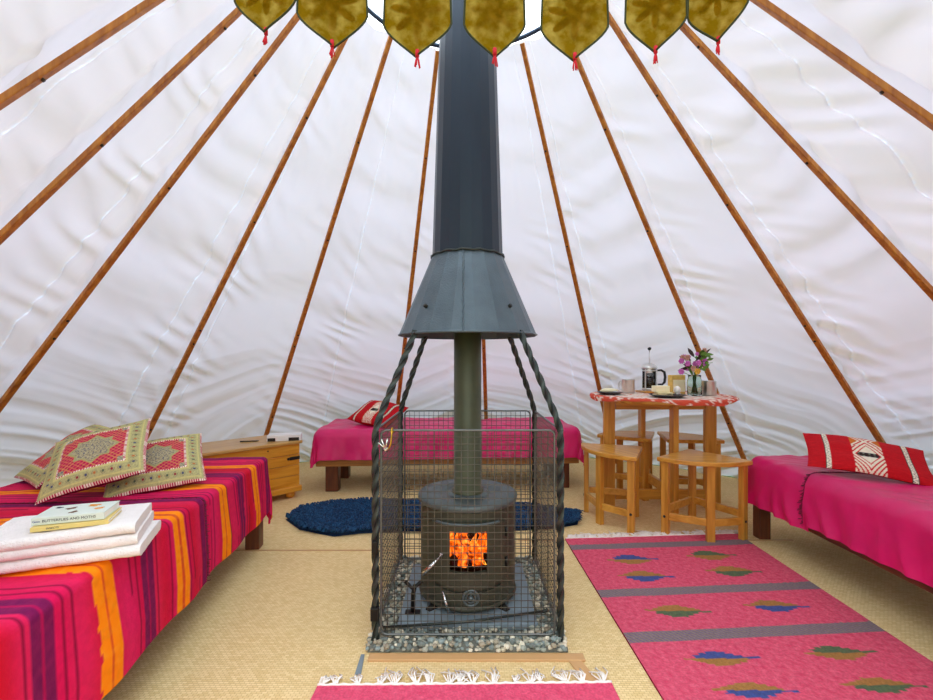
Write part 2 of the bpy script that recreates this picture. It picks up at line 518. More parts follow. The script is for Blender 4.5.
# tent poles: joined flat laths
places = ['leftmost pole, crossing the top left corner', 'second pole from the left',
          'third pole from the left, reaching down towards the striped bed', 'fourth pole from the left, ending behind the embroidered cushions',
          'fifth pole from the left, between chest and back bed', 'just left of the chimney, above the back red cushion',
          'short visible pole just right of the flue pipe', 'right of the chimney, ending by the table',
          'pole passing right behind the flower jar and table', 'pole behind the red cushion on the right bed',
          'second pole from the right, leaving at the right edge halfway up', 'rightmost pole, crossing the top right corner']
for a, pl in zip(AZ, places):
    p0 = cone(a, 0.0, -.016); p1 = cone(a, RINGZ - .01, -.016)
    root = thing('tent_pole', 'varnished wooden lath, ' + pl, 'pole', p0, 0, 'tent poles')
    d = (p1 - p0)
    zax = d.normalized()
    tang = V((math.cos(math.radians(a)), -math.sin(math.radians(a)), 0))
    nrm = zax.cross(tang)
    R = Matrix((tang, nrm, zax)).transposed()
    L = d.length
    m = MB()
    m.box((0, 0, L * .5), (.026, .018, L), None, .003)
    m.v = [tuple(R @ V((v[0] * (1.55 - .63 * v[2] / L), v[1], v[2]))) for v in m.v]
    m.build('lath', M['pole'], root)
    for fz in (.20, .41, .44, .66, .84):
        s_ = MB()
        inw = -nrm if (-nrm).dot(V((0, AX, 0)) - V((p0.x, p0.y, 0))) > 0 else nrm
        c = zax * (L * fz) + inw * .009
        s_.tube([c - inw * .004, c + inw * .005], .006, 8)
        s_.build('bolt', M['screw'], root)
hp = MB()
hr = TR * (1 - RINGZ / TH) - .035
hp.tube([(hr * math.cos(2 * PI * i / 64), AX + hr * math.sin(2 * PI * i / 64), RINGZ) for i in range(64)], .011, 10, closed=True)
one(hp, 'smoke_hole_hoop', M['hoop'], 'dark steel hoop around the smoke hole at the top of the poles', 'hoop')

# ------------------------------------------------------------------ bunting of leaf pennants above the camera side
BY = .95
pen = [(266, 33, 62, 0.0), (333, 47, 69, .03), (418, 57, 68, .02), (495, 57, 61, 0), (575, 60, 66, -.03), (656, 52, 58, -.12), (718, 42, 47, -.5)]
def bz(x): return 1.895 + .24 * x * x
bunt = thing('bunting', 'string of olive yellow leaf pennants with red tassels hanging across the top', 'bunting', (0, BY, 0))
cd = MB(); cd.tube([(.0 + x / 20 * .62, 0, bz(x / 20 * .62)) for x in range(-20, 21)], .003, 6); cd.build('cord', M['edging'], bunt)
for (px, ty, wpx, rot) in pen:
    x = (px - 467) / 450 * BY; zt = CAMZ + (360 - ty) / 450 * BY
    hw = wpx / 2 / 450 * BY / max(.5, math.cos(rot)); zt2 = bz(x) - zt
    sh = zt2 - .068
    def halfw(t):   # t from the cord (0) down to the tip (1)
        d = t * zt2
        if d < sh: return hw * (.93 + .07 * (d / sh))
        q = (d - sh) / (zt2 - sh)
        return hw * max(0, (1 - q ** 1.12)) * (1 + .12 * math.sin(PI * q))
    Rm = RZ(rot)
    def P(s_, t, off=0):
        q = V((s_ * halfw(t), off + .006 * math.sin(s_ * 2 + px) * t, -t * zt2))
        return Rm @ q
    m = MB(); m.open = True
    m.grid(16, 26, lambda u, v: P(u * 2 - 1, v))
    po = m.build('pennant', M['pennant'], bunt, (x, 0, bz(x)))
    ed = MB()
    for s_ in (-1, 1): ed.tube([P(s_, i / 24, -.001) for i in range(25)], .0022, 6)
    ed.build('edging', M['edging'], po)
    lf = MB(); lf.open = True      # palmate leaf applied to the back
    cz = -sh * .80
    pts = []
    nl = 7
    for i in range(nl * 8):
        a = -PI / 2 + 2 * PI * i / (nl * 8)
        k = abs(math.cos(nl * (a + PI / 2) / 2)) ** 1.6
        rr = hw * (.22 + .60 * k)
        pts.append(Rm @ V((rr * math.cos(a), .004, cz + rr * math.sin(a) * 1.0)))
    lf.add([Rm @ V((0, .004, cz))] + pts, [(0, i + 1, (i + 1) % len(pts) + 1) for i in range(len(pts))])
    lf.build('leaf_applique', M['applique'], po)
    ts = MB()
    tip = P(0, 1)
    ts.tube([tip + V((0, -.003, .012)), tip + V((0, -.003, -.002))], .0042, 8)
    for k in range(7):
        dx = random.uniform(-.006, .006)
        ts.tube([tip + V((0, -.003, 0)), tip + V((dx * .6, -.003, -.010)), tip + V((dx, -.003 + dx * .3, -.018 - random.uniform(0, .008)))], .0013, 5)
    ts.build('tassel', M['tassel'], po)

# ------------------------------------------------------------------ stove, hood, guard, hearth
SX, SY = .005, 1.98
gr = MB()
random.seed(3)
gc = [S(158, 162, 146), S(182, 178, 158), S(134, 144, 136), S(206, 196, 170), S(112, 120, 112), S(226, 216, 190), S(164, 152, 128), S(146, 158, 152)]
GX0, GX1, GY0, GY1 = -.365, .375, 1.605, 2.37
gr.box((.5 * (GX0 + GX1), .5 * (GY0 + GY1), .006), (GX1 - GX0 - .02, GY1 - GY0 - .02, .012), col=S(110, 110, 98))
for layer in range(2):
    for i in range(int((GX1 - GX0) / .0185)):
        for j in range(int((GY1 - GY0) / .0185)):
            x = GX0 + .012 + i * .0185 + random.uniform(-.007, .007); y = GY0 + .012 + j * .0185 + random.uniform(-.007, .007)
            if -.255 < x < .27 and 1.73 < y < 2.23: continue
            if x > GX1 - .008 or y > GY1 - .008: continue
            r = random.uniform(.006, .0135)
            if layer and random.random() < .45: continue
            gr.ball((x, y, .012 + layer * .011 + random.uniform(-.002, .004)), r, 1, (random.uniform(.8, 1.3), random.uniform(.8, 1.2), random.uniform(.55, .85)), .16,
                    random.choice(gc), False, RZ(random.uniform(0, 6)))
one(gr, 'hearth_gravel', M['gravel'], 'bed of grey and buff gravel around the slate under the stove', 'gravel', attr=True, kind='stuff')
sl = MB(); sl.box((.005, 1.98, .0), (.54, .51, .026), None, .004)
one(sl, 'hearth_slab', M['slate'], 'blue grey slate slab under the black stove', 'slab', loc=(0, 0, .026))
SZ = .039
tp = MB(); tp.box((.035, 1.583, .004), (.76, .038, .008), None, .003); struct(tp.build('trim_1', M['tape']))
tp = MB(); tp.prism([(.355, 1.566), (.398, 1.566), (.455, 1.40), (.405, 1.40)], .001, .005); struct(tp.build('trim_2', M['tape']))
tp = MB(); tp.prism([(-.375, 1.60), (-.362, 1.60), (-.352, 1.50), (-.372, 1.50)], .001, .004); struct(tp.build('trim_3', M['slate']))
tp = MB(); tp.box((-.90, 2.48, .0015), (1.0, .012, .003)); tp.box((1.1, 2.62, .0015), (1.6, .012, .003)); struct(tp.build('trim_4', M['tape']))

stove = thing('wood_stove', 'black cylindrical wood burning stove with lit fire inside the wire guard', 'stove', (SX, SY, SZ))
RB, ZB0, ZB1 = .205, .035, .405
WX0, WX1, WZ0, WZ1 = -.072, .078, .175, .335    # fire window
def front_ang(x, r): return math.asin(x / r)
def cyl_pt(r, x, z):   # point on the stove's front surface at sideways position x
    return V((x, -math.sqrt(max(r * r - x * x, 1e-6)), z))
bd = MB(); bd.open = True
aw0, aw1 = front_ang(WX0, RB), front_ang(WX1, RB)
angs = sorted([aw0, aw1] + [aw0 + (aw1 - aw0) * k / 8 for k in range(1, 8)] + [aw1 + (2 * PI - (aw1 - aw0)) * k / 56 for k in range(1, 56)])
zs = [ZB0, WZ0, WZ1, ZB1]
vs = [(RB * math.sin(a), -RB * math.cos(a), z) for z in zs for a in angs]
n = len(angs); fs = []
for i in range(3):
    for j in range(n):
        if i == 1 and j < 8: continue
        fs.append((i * n + j, i * n + (j + 1) % n, (i + 1) * n + (j + 1) % n, (i + 1) * n + j))
bd.add(vs, fs, None, True)
bd.lathe([(.001, ZB0), (.20, ZB0), (.212, ZB0 - .012), (.19, ZB0 - .03), (.001, ZB0 - .03)], 56, cap=False)
body = bd.build('stove_body', M['stove'], stove)
# feet
for sx_ in (-1, 1):
    for sy_ in (-1, 1):
        ft = MB(); ft.tube([(sx_ * .13, sy_ * .13, .012), (sx_ * .15, sy_ * .15, -.003), (sx_ * .155, sy_ * .155, -.011)], [.02, .016, .022], 10); ft.build('foot', M['black_iron'], stove)
tpl = MB(); tpl.lathe([(.001, .405), (.207, .405), (.216, .412), (.216, .428), (.21, .434), (.10, .434), (.098, .431), (.094, .434), (.001, .434)], 64, cap=False)
tpl.build('top_plate', M['stove_top'], stove)
fb = MB(); fb.open = True
for q in ([(WX0 - .05, -.19), (WX0 - .05, .10), (WX1 + .05, .10), (WX1 + .05, -.19)],):
    vs = [(x, y, z) for z in (WZ0 - .03, WZ1 + .03) for x, y in q]
    vs[0] = (vs[0][0] + .0, -.15, vs[0][2]); vs[3] = (vs[3][0], -.15, vs[3][2]); vs[4] = (vs[4][0], -.15, vs[4][2]); vs[7] = (vs[7][0], -.15, vs[7][2])
    fb.add(vs, [(0, 1, 5, 4), (1, 2, 6, 5), (2, 3, 7, 6), (0, 3, 2, 1), (4, 5, 6, 7)])
fb.build('firebox', M['firebox'], stove)
# curved door with window opening
def shell(x0, x1, zlo, zhi, r0, r1, nx, nz, hole=None):
    m = MB()
    for r, fl_ in ((r1, False), (r0, True)):
        for i in range(nx):
            for j in range(nz):
                xa, xb = x0 + (x1 - x0) * i / nx, x0 + (x1 - x0) * (i + 1) / nx
                def zz(x, t):
                    return zlo(x) + (zhi(x) - zlo(x)) * t
                xm = .5 * (xa + xb); zm = zz(xm, (j + .5) / nz)
                if hole and hole[0] < xm < hole[1] and hole[2] < zm < hole[3]: continue
                q = [cyl_pt(r, xa, zz(xa, j / nz)), cyl_pt(r, xb, zz(xb, j / nz)), cyl_pt(r, xb, zz(xb, (j + 1) / nz)), cyl_pt(r, xa, zz(xa, (j + 1) / nz))]
                m.add(q, [(0, 1, 2, 3)], None, True)
    per = []
    for i in range(nx + 1): per.append((x0 + (x1 - x0) * i / nx, 0))
    for i in range(nx, -1, -1): per.append((x0 + (x1 - x0) * i / nx, 1))
    k = len(per)
    vs = []
    for (x, t) in per:
        z = zhi(x) if t else zlo(x)
        vs += [cyl_pt(r0, x, z), cyl_pt(r1, x, z)]
    m.add(vs, [(2 * i, 2 * ((i + 1) % k), 2 * ((i + 1) % k) + 1, 2 * i + 1) for i in range(k)])
    return m
zhi = lambda x: .372 - .9 * (x * x) * .0 - .010 * (1 - math.cos(x * 12)) + .0
zlo = lambda x: .108 + 1.1 * x * x
door = shell(-.145, .150, zlo, zhi, RB - .002, RB + .014, 60, 60, (WX0, WX1, WZ0, WZ1)).build('stove_door', M['stove'], stove)
lip = MB(); lip.tube([cyl_pt(RB + .016, x / 20 * .125, .372 - .010 * (1 - math.cos(x / 20 * 1.5)) + .004 - .012 * (1 - (x / 20) ** 2)) for x in range(-20, 21)], .006, 8); lip.build('door_rim', M['stove_top'], door)
pane = MB()
pane.grid(8, 2, lambda u, v: cyl_pt(RB - .002, WX0 + (WX1 - WX0) * u, WZ0 + (WZ1 - WZ0) * v))
pane.grid(8, 2, lambda u, v: cyl_pt(RB - .006, WX0 + (WX1 - WX0) * u, WZ0 + (WZ1 - WZ0) * v), flip=True)
pane.build('window_pane', M['glass'], door)
hd = MB()
h0 = cyl_pt(RB + .018, -.105, .238); h1 = V((-.178, -.215, .172))
hd.tube([h0, h0 * .5 + h1 * .5 + V((0, -.01, 0)), h1], [.004, .007, .009], 10)
hd.tube([cyl_pt(RB + .005, -.105, .238), cyl_pt(RB + .022, -.105, .24)], .007, 8)
tag_ = hd.build('door_handle', M['chrome'], door)
for z in (.315, .190):
    hg = MB(); c = cyl_pt(RB + .012, .158, z); hg.tube([c - V((0, 0, .018)), c + V((0, 0, .018))], .009, 10); hg.build('hinge', M['black_iron'], stove)
# ash door, vent and its handle
ash = shell(-.13, .135, lambda x: .048, lambda x: .092 + .9 * x * x, RB - .002, RB + .010, 24, 6).build('ash_door', M['stove'], stove)
vt = MB()
cv = cyl_pt(RB + .012, .012, .078)
for rr, rad in ((.030, .005), (.019, .004)):
    vt.tube([cv + V((rr * math.cos(t * PI / 12), 0, rr * math.sin(t * PI / 12))) for t in range(24)], rad, 6, closed=True)
vt.tube([cv, cv + V((0, -.012, 0))], .010, 12)
for k in range(3):
    a = PI / 2 + k * 2 * PI / 3
    vt.tube([cv, cv + V((.028 * math.cos(a), 0, .028 * math.sin(a)))], .004, 6)
vt.build('air_vent', M['stove_top'], ash)
h2 = MB(); a0 = cyl_pt(RB + .012, -.098, .093); h2.tube([a0, a0 + V((.010, -.016, -.03)), a0 + V((.024, -.022, -.066))], [.004, .006, .006], 8); h2.build('ash_handle', M['chrome'], ash)
# logs and flames
for (p, q, r) in (((-.09, -.09, .168), (.09, -.06, .172), .024), ((-.07, -.03, .176), (.10, -.08, .20), .022), ((-.06, -.10, .18), (.02, .02, .25), .020), ((.085, -.10, .18), (.01, 0, .27), .02)):
    lg = MB(); lg.tube([V(p) + (V(q) - V(p)) * t / 5 + V((0, 0, .004 * math.sin(t * 2.2))) for t in range(6)], r, 9); lg.build('log', M['char'], stove)
fm = MB(); fm.open = True
random.seed(5)
for k in range(26):
    x = -.10 + .20 * (k % 13 + .5) / 13 + random.uniform(-.006, .006); y = random.uniform(.0, .07) if k < 13 else random.uniform(-.13, -.04); h = random.uniform(.09, .19); r0 = random.uniform(.013, .024)
    ln = random.uniform(-.02, .02)
    fm.tube([(x + ln * (t / 6) ** 2 + .006 * math.sin(t + k), y, .165 + h * t / 6) for t in range(7)], [r0 * (.6 + .9 * math.sin(PI * min(1, .2 + t / 6 * .8))) * (1 - t / 6.05) ** .5 for t in range(7)], 8)
fm.build('flames', M['flame'], stove)['kind'] = 'stuff'
fp = MB(); fp.lathe([(.070, .434), (.070, .446), (.0605, .448), (.0605, 1.30)], 32, cap=False)
fp.build('flue_pipe', M['flue'], stove)

hood = thing('chimney_hood', 'flared grey steel hood and tapering chimney pipe above the stove', 'hood', (SX, SY, 1.158))
HR, HT = .300, .156
hm = MB(); hm.open = False
hm.lathe([(HR, 0), (HT, .342), (HT - .006, .342), (HR - .006, .0)], 20, smooth=False, cap=False, phase=.1)
hm.tube([((HR) * math.cos(2 * PI * i / 20 + .1), HR * math.sin(2 * PI * i / 20 + .1), 0) for i in range(20)], .005, 6, closed=True)
hc = hm.build('hood_cone', M['hood'], hood)
sd = MB()
sd.tube([(-.03 + .012 * N(i * .3) * .3, 0, 0) for i in range(2)], .001, 4)
sd = MB()
def hood_pt(x, z):
    r = (HR + (HT - HR) * z / .342) * .988
    return V((x, -math.sqrt(r * r - x * x), z))
sd.tube([hood_pt(-.018 + .002 * math.sin(i * 1.7), .342 * i / 40) + V((0, -.003, 0)) for i in range(41)], [.003 + .001 * math.sin(i * 2.3) for i in range(41)], 6)
sd.build('weld_seam', M['hood'], hc)
rn = MB(); rn.tube([((HT + .003) * math.cos(2 * PI * i / 40), (HT + .003) * math.sin(2 * PI * i / 40), .342 + .003 * math.sin(i * 2.2)) for i in range(40)], .005, 6, closed=True)
rn.build('collar_weld', M['iron'], hc)
for (x, z) in ((-.165, .105), (.165, .105)):
    bt = MB(); c = hood_pt(x, z); nn = V((c.x, c.y, .12)).normalized(); bt.tube([c - nn * .004, c + nn * .010], .009, 6); bt.build('bolt', M['black_iron'], hc)
ch = MB(); ch.lathe([(HT - .001, .342), (.118, 1.50), (.098, 2.30), (.098, 2.75)], 20, smooth=False, cap=False, phase=.1)
ch.build('chimney_pipe', M['pipe'], hood)

guard = thing('stove_guard', 'black wire mesh fire guard with twisted iron corner posts', 'fire guard', (SX, SY, 0))
PX, PF, PB = .343, -.315, .325
def twisted(pts, side):
    m = MB()
    P = [V(p) for p in pts]
    # resample
    out = [P[0]]
    for a, b in zip(P, P[1:]):
        k = max(1, int((b - a).length / .009))
        for i in range(1, k + 1): out.append(a + (b - a) * i / k)
    vs, fs = [], []
    s_ = 0
    for i, p in enumerate(out):
        t = (out[min(i + 1, len(out) - 1)] - out[max(i - 1, 0)]).normalized()
        a = V((1, 0, 0)); a = (a - t * a.dot(t)).normalized(); b = t.cross(a)
        if i: s_ += (p - out[i - 1]).length
        w = s_ / .125 * 2 * PI * .5
        for j in range(8):
            an = w + j * PI / 4
            r = .0138 if j % 2 == 0 else .0078
            vs.append(p + a * r * math.cos(an) + b * r * math.sin(an))
    k = len(out)
    for i in range(k - 1):
        for j in range(8): fs.append((i * 8 + j, i * 8 + (j + 1) % 8, i * 8 + 8 + (j + 1) % 8, i * 8 + 8 + j))
    fs.append(tuple(range(8))); fs.append(tuple(range((k - 1) * 8, k * 8)))
    m.add(vs, fs)
    return m
for sx_ in (-1, 1):
    for py in (PF, PB):
        q = .205
        top = V((sx_ * q, (-.205 if py < 0 else .205), 1.165))
        kn = V((sx_ * PX, py, .80))
        k1 = kn + (top - kn) * .12
        twisted([(sx_ * PX, py, .004), (sx_ * PX, py, .74), (sx_ * PX * .997, py * .997, .79), k1, top], 1).build('twisted_post', M['iron'], guard)
def panel(name, a, b, z0, z1, nh, nv, wire=.00135):
    """wire mesh between two corners a and b (xy), thicker rod round the edge"""
    a = V((a[0], a[1], 0)); b = V((b[0], b[1], 0)); m = MB()
    nd = V((-(b - a).y, (b - a).x, 0)).normalized()
    for i in range(nh + 1):
        p = a + (b - a) * i / nh
        m.tube([p + V((0, 0, z0)), p + V((0, 0, z1))], wire, 5)
    for j in range(nv + 1):
        z = z0 + (z1 - z0) * j / nv
        m.tube([a + V((0, 0, z)) - nd * wire * 1.7, b + V((0, 0, z)) - nd * wire * 1.7], wire, 5)
    o = m.build(name, M['wire'], guard)
    r = .022; pts = []
    u = (b - a).normalized(); L = (b - a).length
    for cx_, cz_, a0 in ((L - r, z1 - r, 0), (r, z1 - r, 90), (r, z0 + r, 180), (L - r, z0 + r, 270)):
        for t in range(0, 91, 18):
            w_ = math.radians(a0 + t); pts.append(a + u * (cx_ + r * math.cos(w_)) + V((0, 0, cz_ + r * math.sin(w_))))
    fr = MB(); fr.tube(pts, .0042, 8, closed=True); fr.build('edge_rod', M['rod'], o)
    return o
e_ = .022
panel('front_panel', (-PX + e_, PF), (PX - e_, PF), .035, .79, 26, 30)
panel('back_panel', (-PX + e_, PB), (PX - e_, PB), .035, .79, 26, 30)
panel('side_panel', (-PX, PF + e_), (-PX, PB - e_), .035, .79, 24, 30)
panel('side_panel', (PX, PF + e_), (PX, PB - e_), .035, .79, 24, 30)
lt = MB(); lt.box((-PX - .0, PF - .004, .115), (.030, .026, .05), None, .004); lt.build('latch', M['black_iron'], guard)
lt = MB(); lt.box((-PX - .0, PF - .004, .36), (.022, .026, .05), None, .004); lt.build('latch', M['black_iron'], guard)

pk = MB(); pk.tube([(-.315, 1.70, .040), (0, 1.715, .052), (.315, 1.78, .058)], .005, 8)
pk.tube([(.30, 1.777, .0575), (.315, 1.78, .058), (.322, 1.782, .064)], .007, 8)
one(pk, 'fire_poker', M['iron'], 'thin iron poker lying on the gravel along the front of the guard', 'poker')
tg = MB(); tg.tube([(-.215, 1.80, .046), (-.213, 1.80, .12), (-.206, 1.80, .15)], .009, 8)
tg.tube([(-.245, 1.80, .165), (-.215, 1.80, .135), (-.18, 1.80, .165)], .008, 8)
tg.box((-.215, 1.80, .042), (.06, .03, .006), None, .001)
one(tg, 'fire_tool', M['black_iron'], 'short dark iron fire tool standing on the slate left of the stove', 'fire tool')
keys = thing('key_bunch', 'small bunch of silver keys on a yellow cord tied to the guard rim', 'keys', (-.275, SY + PF, .79))
m = MB(); m.tube([(.007 * math.cos(t * PI / 8), .012 * math.sin(t * PI / 8), -.004 + .014 * math.sin(t * PI / 8) * 0) for t in range(16)], .0022, 6, closed=True)
m.tube([(0, -.011, .006), (0, -.012, -.02), (-.004, -.011, -.05), (-.012, -.011, -.068)], .0032, 6)
m.tube([(0, -.011, .006), (.001, 0, .009), (0, .010, .004), (0, .010, -.012)], .003, 6)
m.build('cord', M['brass'], keys)
for k, (dx, a) in enumerate(((-.012, .9), (-.02, .4), (-.022, -.2))):
    m = MB(); c = V((-.014 + dx * .4, -.012 - .001 * k, -.068)); d = V((-math.sin(a), 0, math.cos(a)))
    m.tube([c + d * .002, c + d * .04], .0028, 6)
    m.ball(c, .009, 1, (1, .25, 1))
    m.box(c + d * .034, (.008, .002, .008))
    m.v = [v for v in m.v]
    m.build('key', M['chrome'], keys)

# ------------------------------------------------------------------ cloth covers over beds
def drape(x0, x1, y0, y1, L, W, z, colf=None, over=None, wave=.012, seed=0, res=.011, rim=.035, thick=0, sag=0, silk=0):
    """cloth laid over a block [0,L]x[0,W] (bed axes); flat extents x0..x1, y0..y1 may overhang and then fall"""
    m = MB(); m.open = True
    nu = max(2, int((x1 - x0) / res)); nv = max(2, int((y1 - y0) / res))
    def fn(u, v):
        a = x0 + (x1 - x0) * u; b = y0 + (y1 - y0) * v
        ox = max(a - L + rim, 0) - max(rim - a, 0) if over[0] else (max(a - L + rim, 0))
        oy = max(b - W + rim, 0)
        bx = min(a, L - rim); by = min(b, W - rim)
        if over[0] and a < rim: bx = rim
        d = math.hypot(ox, oy)
        q = rim * PI / 2
        wob = .006 * N(a * 4 + seed, b * 4, seed) + .004 * N(a * 11, b * 9, seed + 3) + thick
        if silk:
            wob += .020 * (.5 - abs(N(a * 3.2 + b * 2.4, (a - b) * 1.1, seed + 7))) + .012 * (.5 - abs(N(a * 7 - b * 9, a * 2, seed + 9)))
        if d < 1e-6:
            return V((bx, by, z + wob - sag * 0))
        ux, uy = ox / d, oy / d
        if abs(ox) > 1e-6 and oy > 1e-6:
            d = max(abs(ox), oy) + .25 * min(abs(ox), oy)
        if d < q:
            t = d / rim
            out = rim * math.sin(t); dn = rim * (1 - math.cos(t))
        else:
            out = rim; dn = rim + d - q
        f = min(1, max(0, (dn - .03) / .2))
        al = a if abs(uy) > abs(ux) else b
        out += f * (wave * (math.sin(al * 17 + 3 * N(al * 2, seed)) * .5 + .9 * N(al * 6, dn * 3, seed + 1)) + .010 + wave * .6)
        if silk: out += f * .034 * (.5 - abs(N(al * 8 + dn * 3, dn * 4, seed + 5))) + .006 * N(al * 22, dn * 9, seed + 2) * f
        wn = wob * (1 - f) + 0
        return V((bx + ux * (out + thick), by + uy * (out + thick), z - dn + wn))
    def cf(u, v):
        return colf(x0 + (x1 - x0) * u, y0 + (y1 - y0) * v)
    m.grid(nu, nv, fn, cf if colf else None)
    return m, fn

def fringe_line(pts, down, n, length, rad=.0016, seed=0):
    random.seed(seed)
    m = MB()
    for i in range(n):
        t = i / max(1, n - 1) * (len(pts) - 1); k = min(int(t), len(pts) - 2); p = pts[k] + (pts[k + 1] - pts[k]) * (t - k)
        d = V(down); j = V((random.uniform(-1, 1), random.uniform(-1, 1), random.uniform(-.2, .4))) * length * .35
        m.tube([p, p + d * length * .5 + j * .4, p + d * length + j], rad, 5)
    return m

BZ = .50
# left bed with striped throws: bed x axis runs away from the camera, y axis towards the aisle
near, far = V((-.925, .80)), V((-1.135, 2.585))
ux = (far - near).normalized(); ang = math.atan2(ux.y, ux.x)
LL = (far - near).length; LW = .98
# local y axis = ux rotated by -90 deg would point to +X; build local frame mirrored by hand
ey = V((ux.y, -ux.x))
org = near - ey * LW
Mb = Matrix(((ux.x, ey.x, 0, org.x), (ux.y, ey.y, 0, org.y), (0, 0, 1, 0), (0, 0, 0, 1)))
def xf(m, Mt):
    m.v = [tuple(Mt @ V(v)) for v in m.v]; m.f = [tuple(reversed(f)) for f in m.f]; return m
def bed(name_label, Mt, L, W, legwood, railwood, z, legs_in=.06, legw=.075, rail_z=.26):
    root = thing('daybed', name_label, 'bed', (Mt @ V((L / 2, W / 2, 0))), 0, 'low wooden daybeds')
    off = Matrix.Translation(-root.location)
    def put(m, nm, mm): return xf(m, off @ Mt).build(nm, mm, root)
    for lx in (legs_in, L - legs_in):
        for ly in (legs_in, W - legs_in):
            m = MB(); m.box((lx, ly, rail_z / 2 + .03), (legw, legw, rail_z + .06), None, .005); put(m, 'leg', legwood)
    for ly in (.03, W - .03):
        m = MB(); m.box((L / 2, ly, rail_z + .02), (L - .04, .03, .09), None, .004); put(m, 'rail', railwood)
    for lx in (.03, L - .03):
        m = MB(); m.box((lx, W / 2, rail_z + .02), (.03, W - .08, .09), None, .004); put(m, 'rail', railwood)
    m = MB(); m.box((L / 2, W / 2, (rail_z + .07 + z - .016) / 2), (L - .03, W - .03, z - .016 - rail_z - .07), None, .03); put(m, 'mattress', M['mattress'])
    return root
bed('dark wooden daybed on the left under the orange striped throws', Mb, LL, LW, M['darkwood'], M['darkwood_x'], BZ)
CR, RD, PL, OR, LN, PK = S(216, 14, 84), S(206, 12, 42), S(104, 10, 74), S(255, 138, 6), S(110, 4, 46), S(232, 44, 108)
def stripe(a, b):
    D = near.y + a * ux.y
    D += .004 * N(a * 3, b * 3)
    period = .385
    ph = ((D - 1.19) % period)          # 0 = orange centre
    po = min(ph, period - ph); pp = abs(ph - period / 2)
    fz = .0009 * N(a * 30, b * 40, 1)
    tot = b
    if po < .036 + fz * 2:
        c = OR
        if po < .005: c = mix(OR, RD, .75)
        c = mix(c, S(255, 176, 50), .45 * max(0, N(a * 40, b * 60, 7)))
        return c
    if pp < .034 + fz * 2:
        return mix(PL, S(140, 26, 84), .5 + .5 * N(a * 40, b * 60, 3)) if pp > .005 else mix(PL, CR, .6)
    k = (D * 1000) % 27
    base = mix(CR, RD, .5 + .5 * math.sin(D * 23))
    base = mix(base, PK, .22 + .22 * math.sin(D * 41))
    if k < 3.4: return mix(base, LN, .8)
    return base
sx0 = (1.735 - near.y) / ux.y
m, fn = drape(sx0, LL + .30, .03, LW + .30, LL, LW, BZ, stripe, (0, 1), .010, 2.0, .0072, rim=.026)
far_fn = fn
t1 = one(xf(m, Mb), 'throw', M['throw'], 'striped crimson orange and plum throw on the far end of the left bed', 'throw', 'striped throws on the left bed', attr=True)
m, fn2 = drape(-.02, sx0 + .03, .03, LW + .31, LL, LW, BZ, stripe, (0, 1), .010, 5.0, .0072, thick=.008, rim=.026)
t2 = one(xf(m, Mb), 'throw', M['throw'], 'striped crimson orange and plum throw nearest the camera, under the white towels', 'throw', 'striped throws on the left bed', attr=True)
pts = [Mb @ (fn2(1, i / 60) + V((0, 0, .003))) for i in range(61)]
ef = V((ux.x, ux.y, 0))
fringe_line(pts, (ef.x * .8, ef.y * .8, -.3), 260, .022, .0016, 4).build('fringe', M['hem'], t2)

# right bed, magenta cloths
rn_, rf_ = V((1.665, .75)), V((1.685, 2.72))
ux2 = (rf_ - rn_).normalized(); RL = (rf_ - rn_).length; RW = .62; RZt = .475
ey2 = V((-ux2.y, ux2.x)) * 1.0          # towards the aisle (-X)
org2 = rn_ - ey2 * RW
Mr = Matrix(((ux2.x, ey2.x, 0, org2.x), (ux2.y, ey2.y, 0, org2.y), (0, 0, 1, 0), (0, 0, 0, 1)))
_x = xf
def xr(m, Mt):
    m.v = [tuple(Mt @ V(v)) for v in m.v]; return m
xf = xr
bed('dark wooden daybed along the right side under magenta cloths', Mr, RL, RW, M['darkwood'], M['darkwood_x'], RZt, legw=.066, rail_z=.225)
s2 = (2.22 - rn_.y) / ux2.y
m, fr1 = drape(s2 - .04, RL + .19, .02, RW + .235, RL, RW, RZt, None, (0, 1), .020, 11.0, .011, rim=.06, silk=1)
one(xf(m, Mr), 'bed_cover', M['magenta'], 'magenta silky cloth over the far end of the right bed, beside the stool', 'cover', 'magenta bed covers')
m, fr2 = drape(0, s2, .02, RW + .205, RL, RW, RZt, None, (0, 1), .010, 14.0, .011, rim=.06, thick=.008, silk=1)
c2 = one(xf(m, Mr), 'bed_cover', M['magenta'], 'magenta silky cloth along the near part of the right bed, under the red cushion', 'cover', 'magenta bed covers')
pts = [Mr @ (fr2(1, i / 60) + V((0, 0, .003))) for i in range(61)]
fringe_line(pts, (ux2.x * .6, ux2.y * .6, -.4), 170, .028, .002, 6).build('fringe', M['hem'], c2)

# back bed: x axis along the wall, aisle towards the camera
bl, br_ = V((-1.20, 3.50)), V((.93, 3.62))
ux3 = (br_ - bl).normalized(); BL_ = (br_ - bl).length; BW = .66
ey3 = V((ux3.y, -ux3.x))
org3 = bl - ey3 * BW
Mk = Matrix(((ux3.x, ey3.x, 0, org3.x), (ux3.y, ey3.y, 0, org3.y), (0, 0, 1, 0), (0, 0, 0, 1)))
xf = _x
bed('wooden daybed against the back wall behind the stove', Mk, BL_, BW, M['darkwood'], M['goldwood_x'], .49, legs_in=.13, legw=.10, rail_z=.24)
m, fb_ = drape(-.20, BL_ + .24, .02, BW + .20, BL_, BW, .50, None, (1, 1), .016, 21.0, .012, rim=.06, silk=1)
one(xf(m, Mk), 'bed_cover', M['magenta'], 'magenta silky cloth over the bed behind the stove', 'cover', 'magenta bed covers')

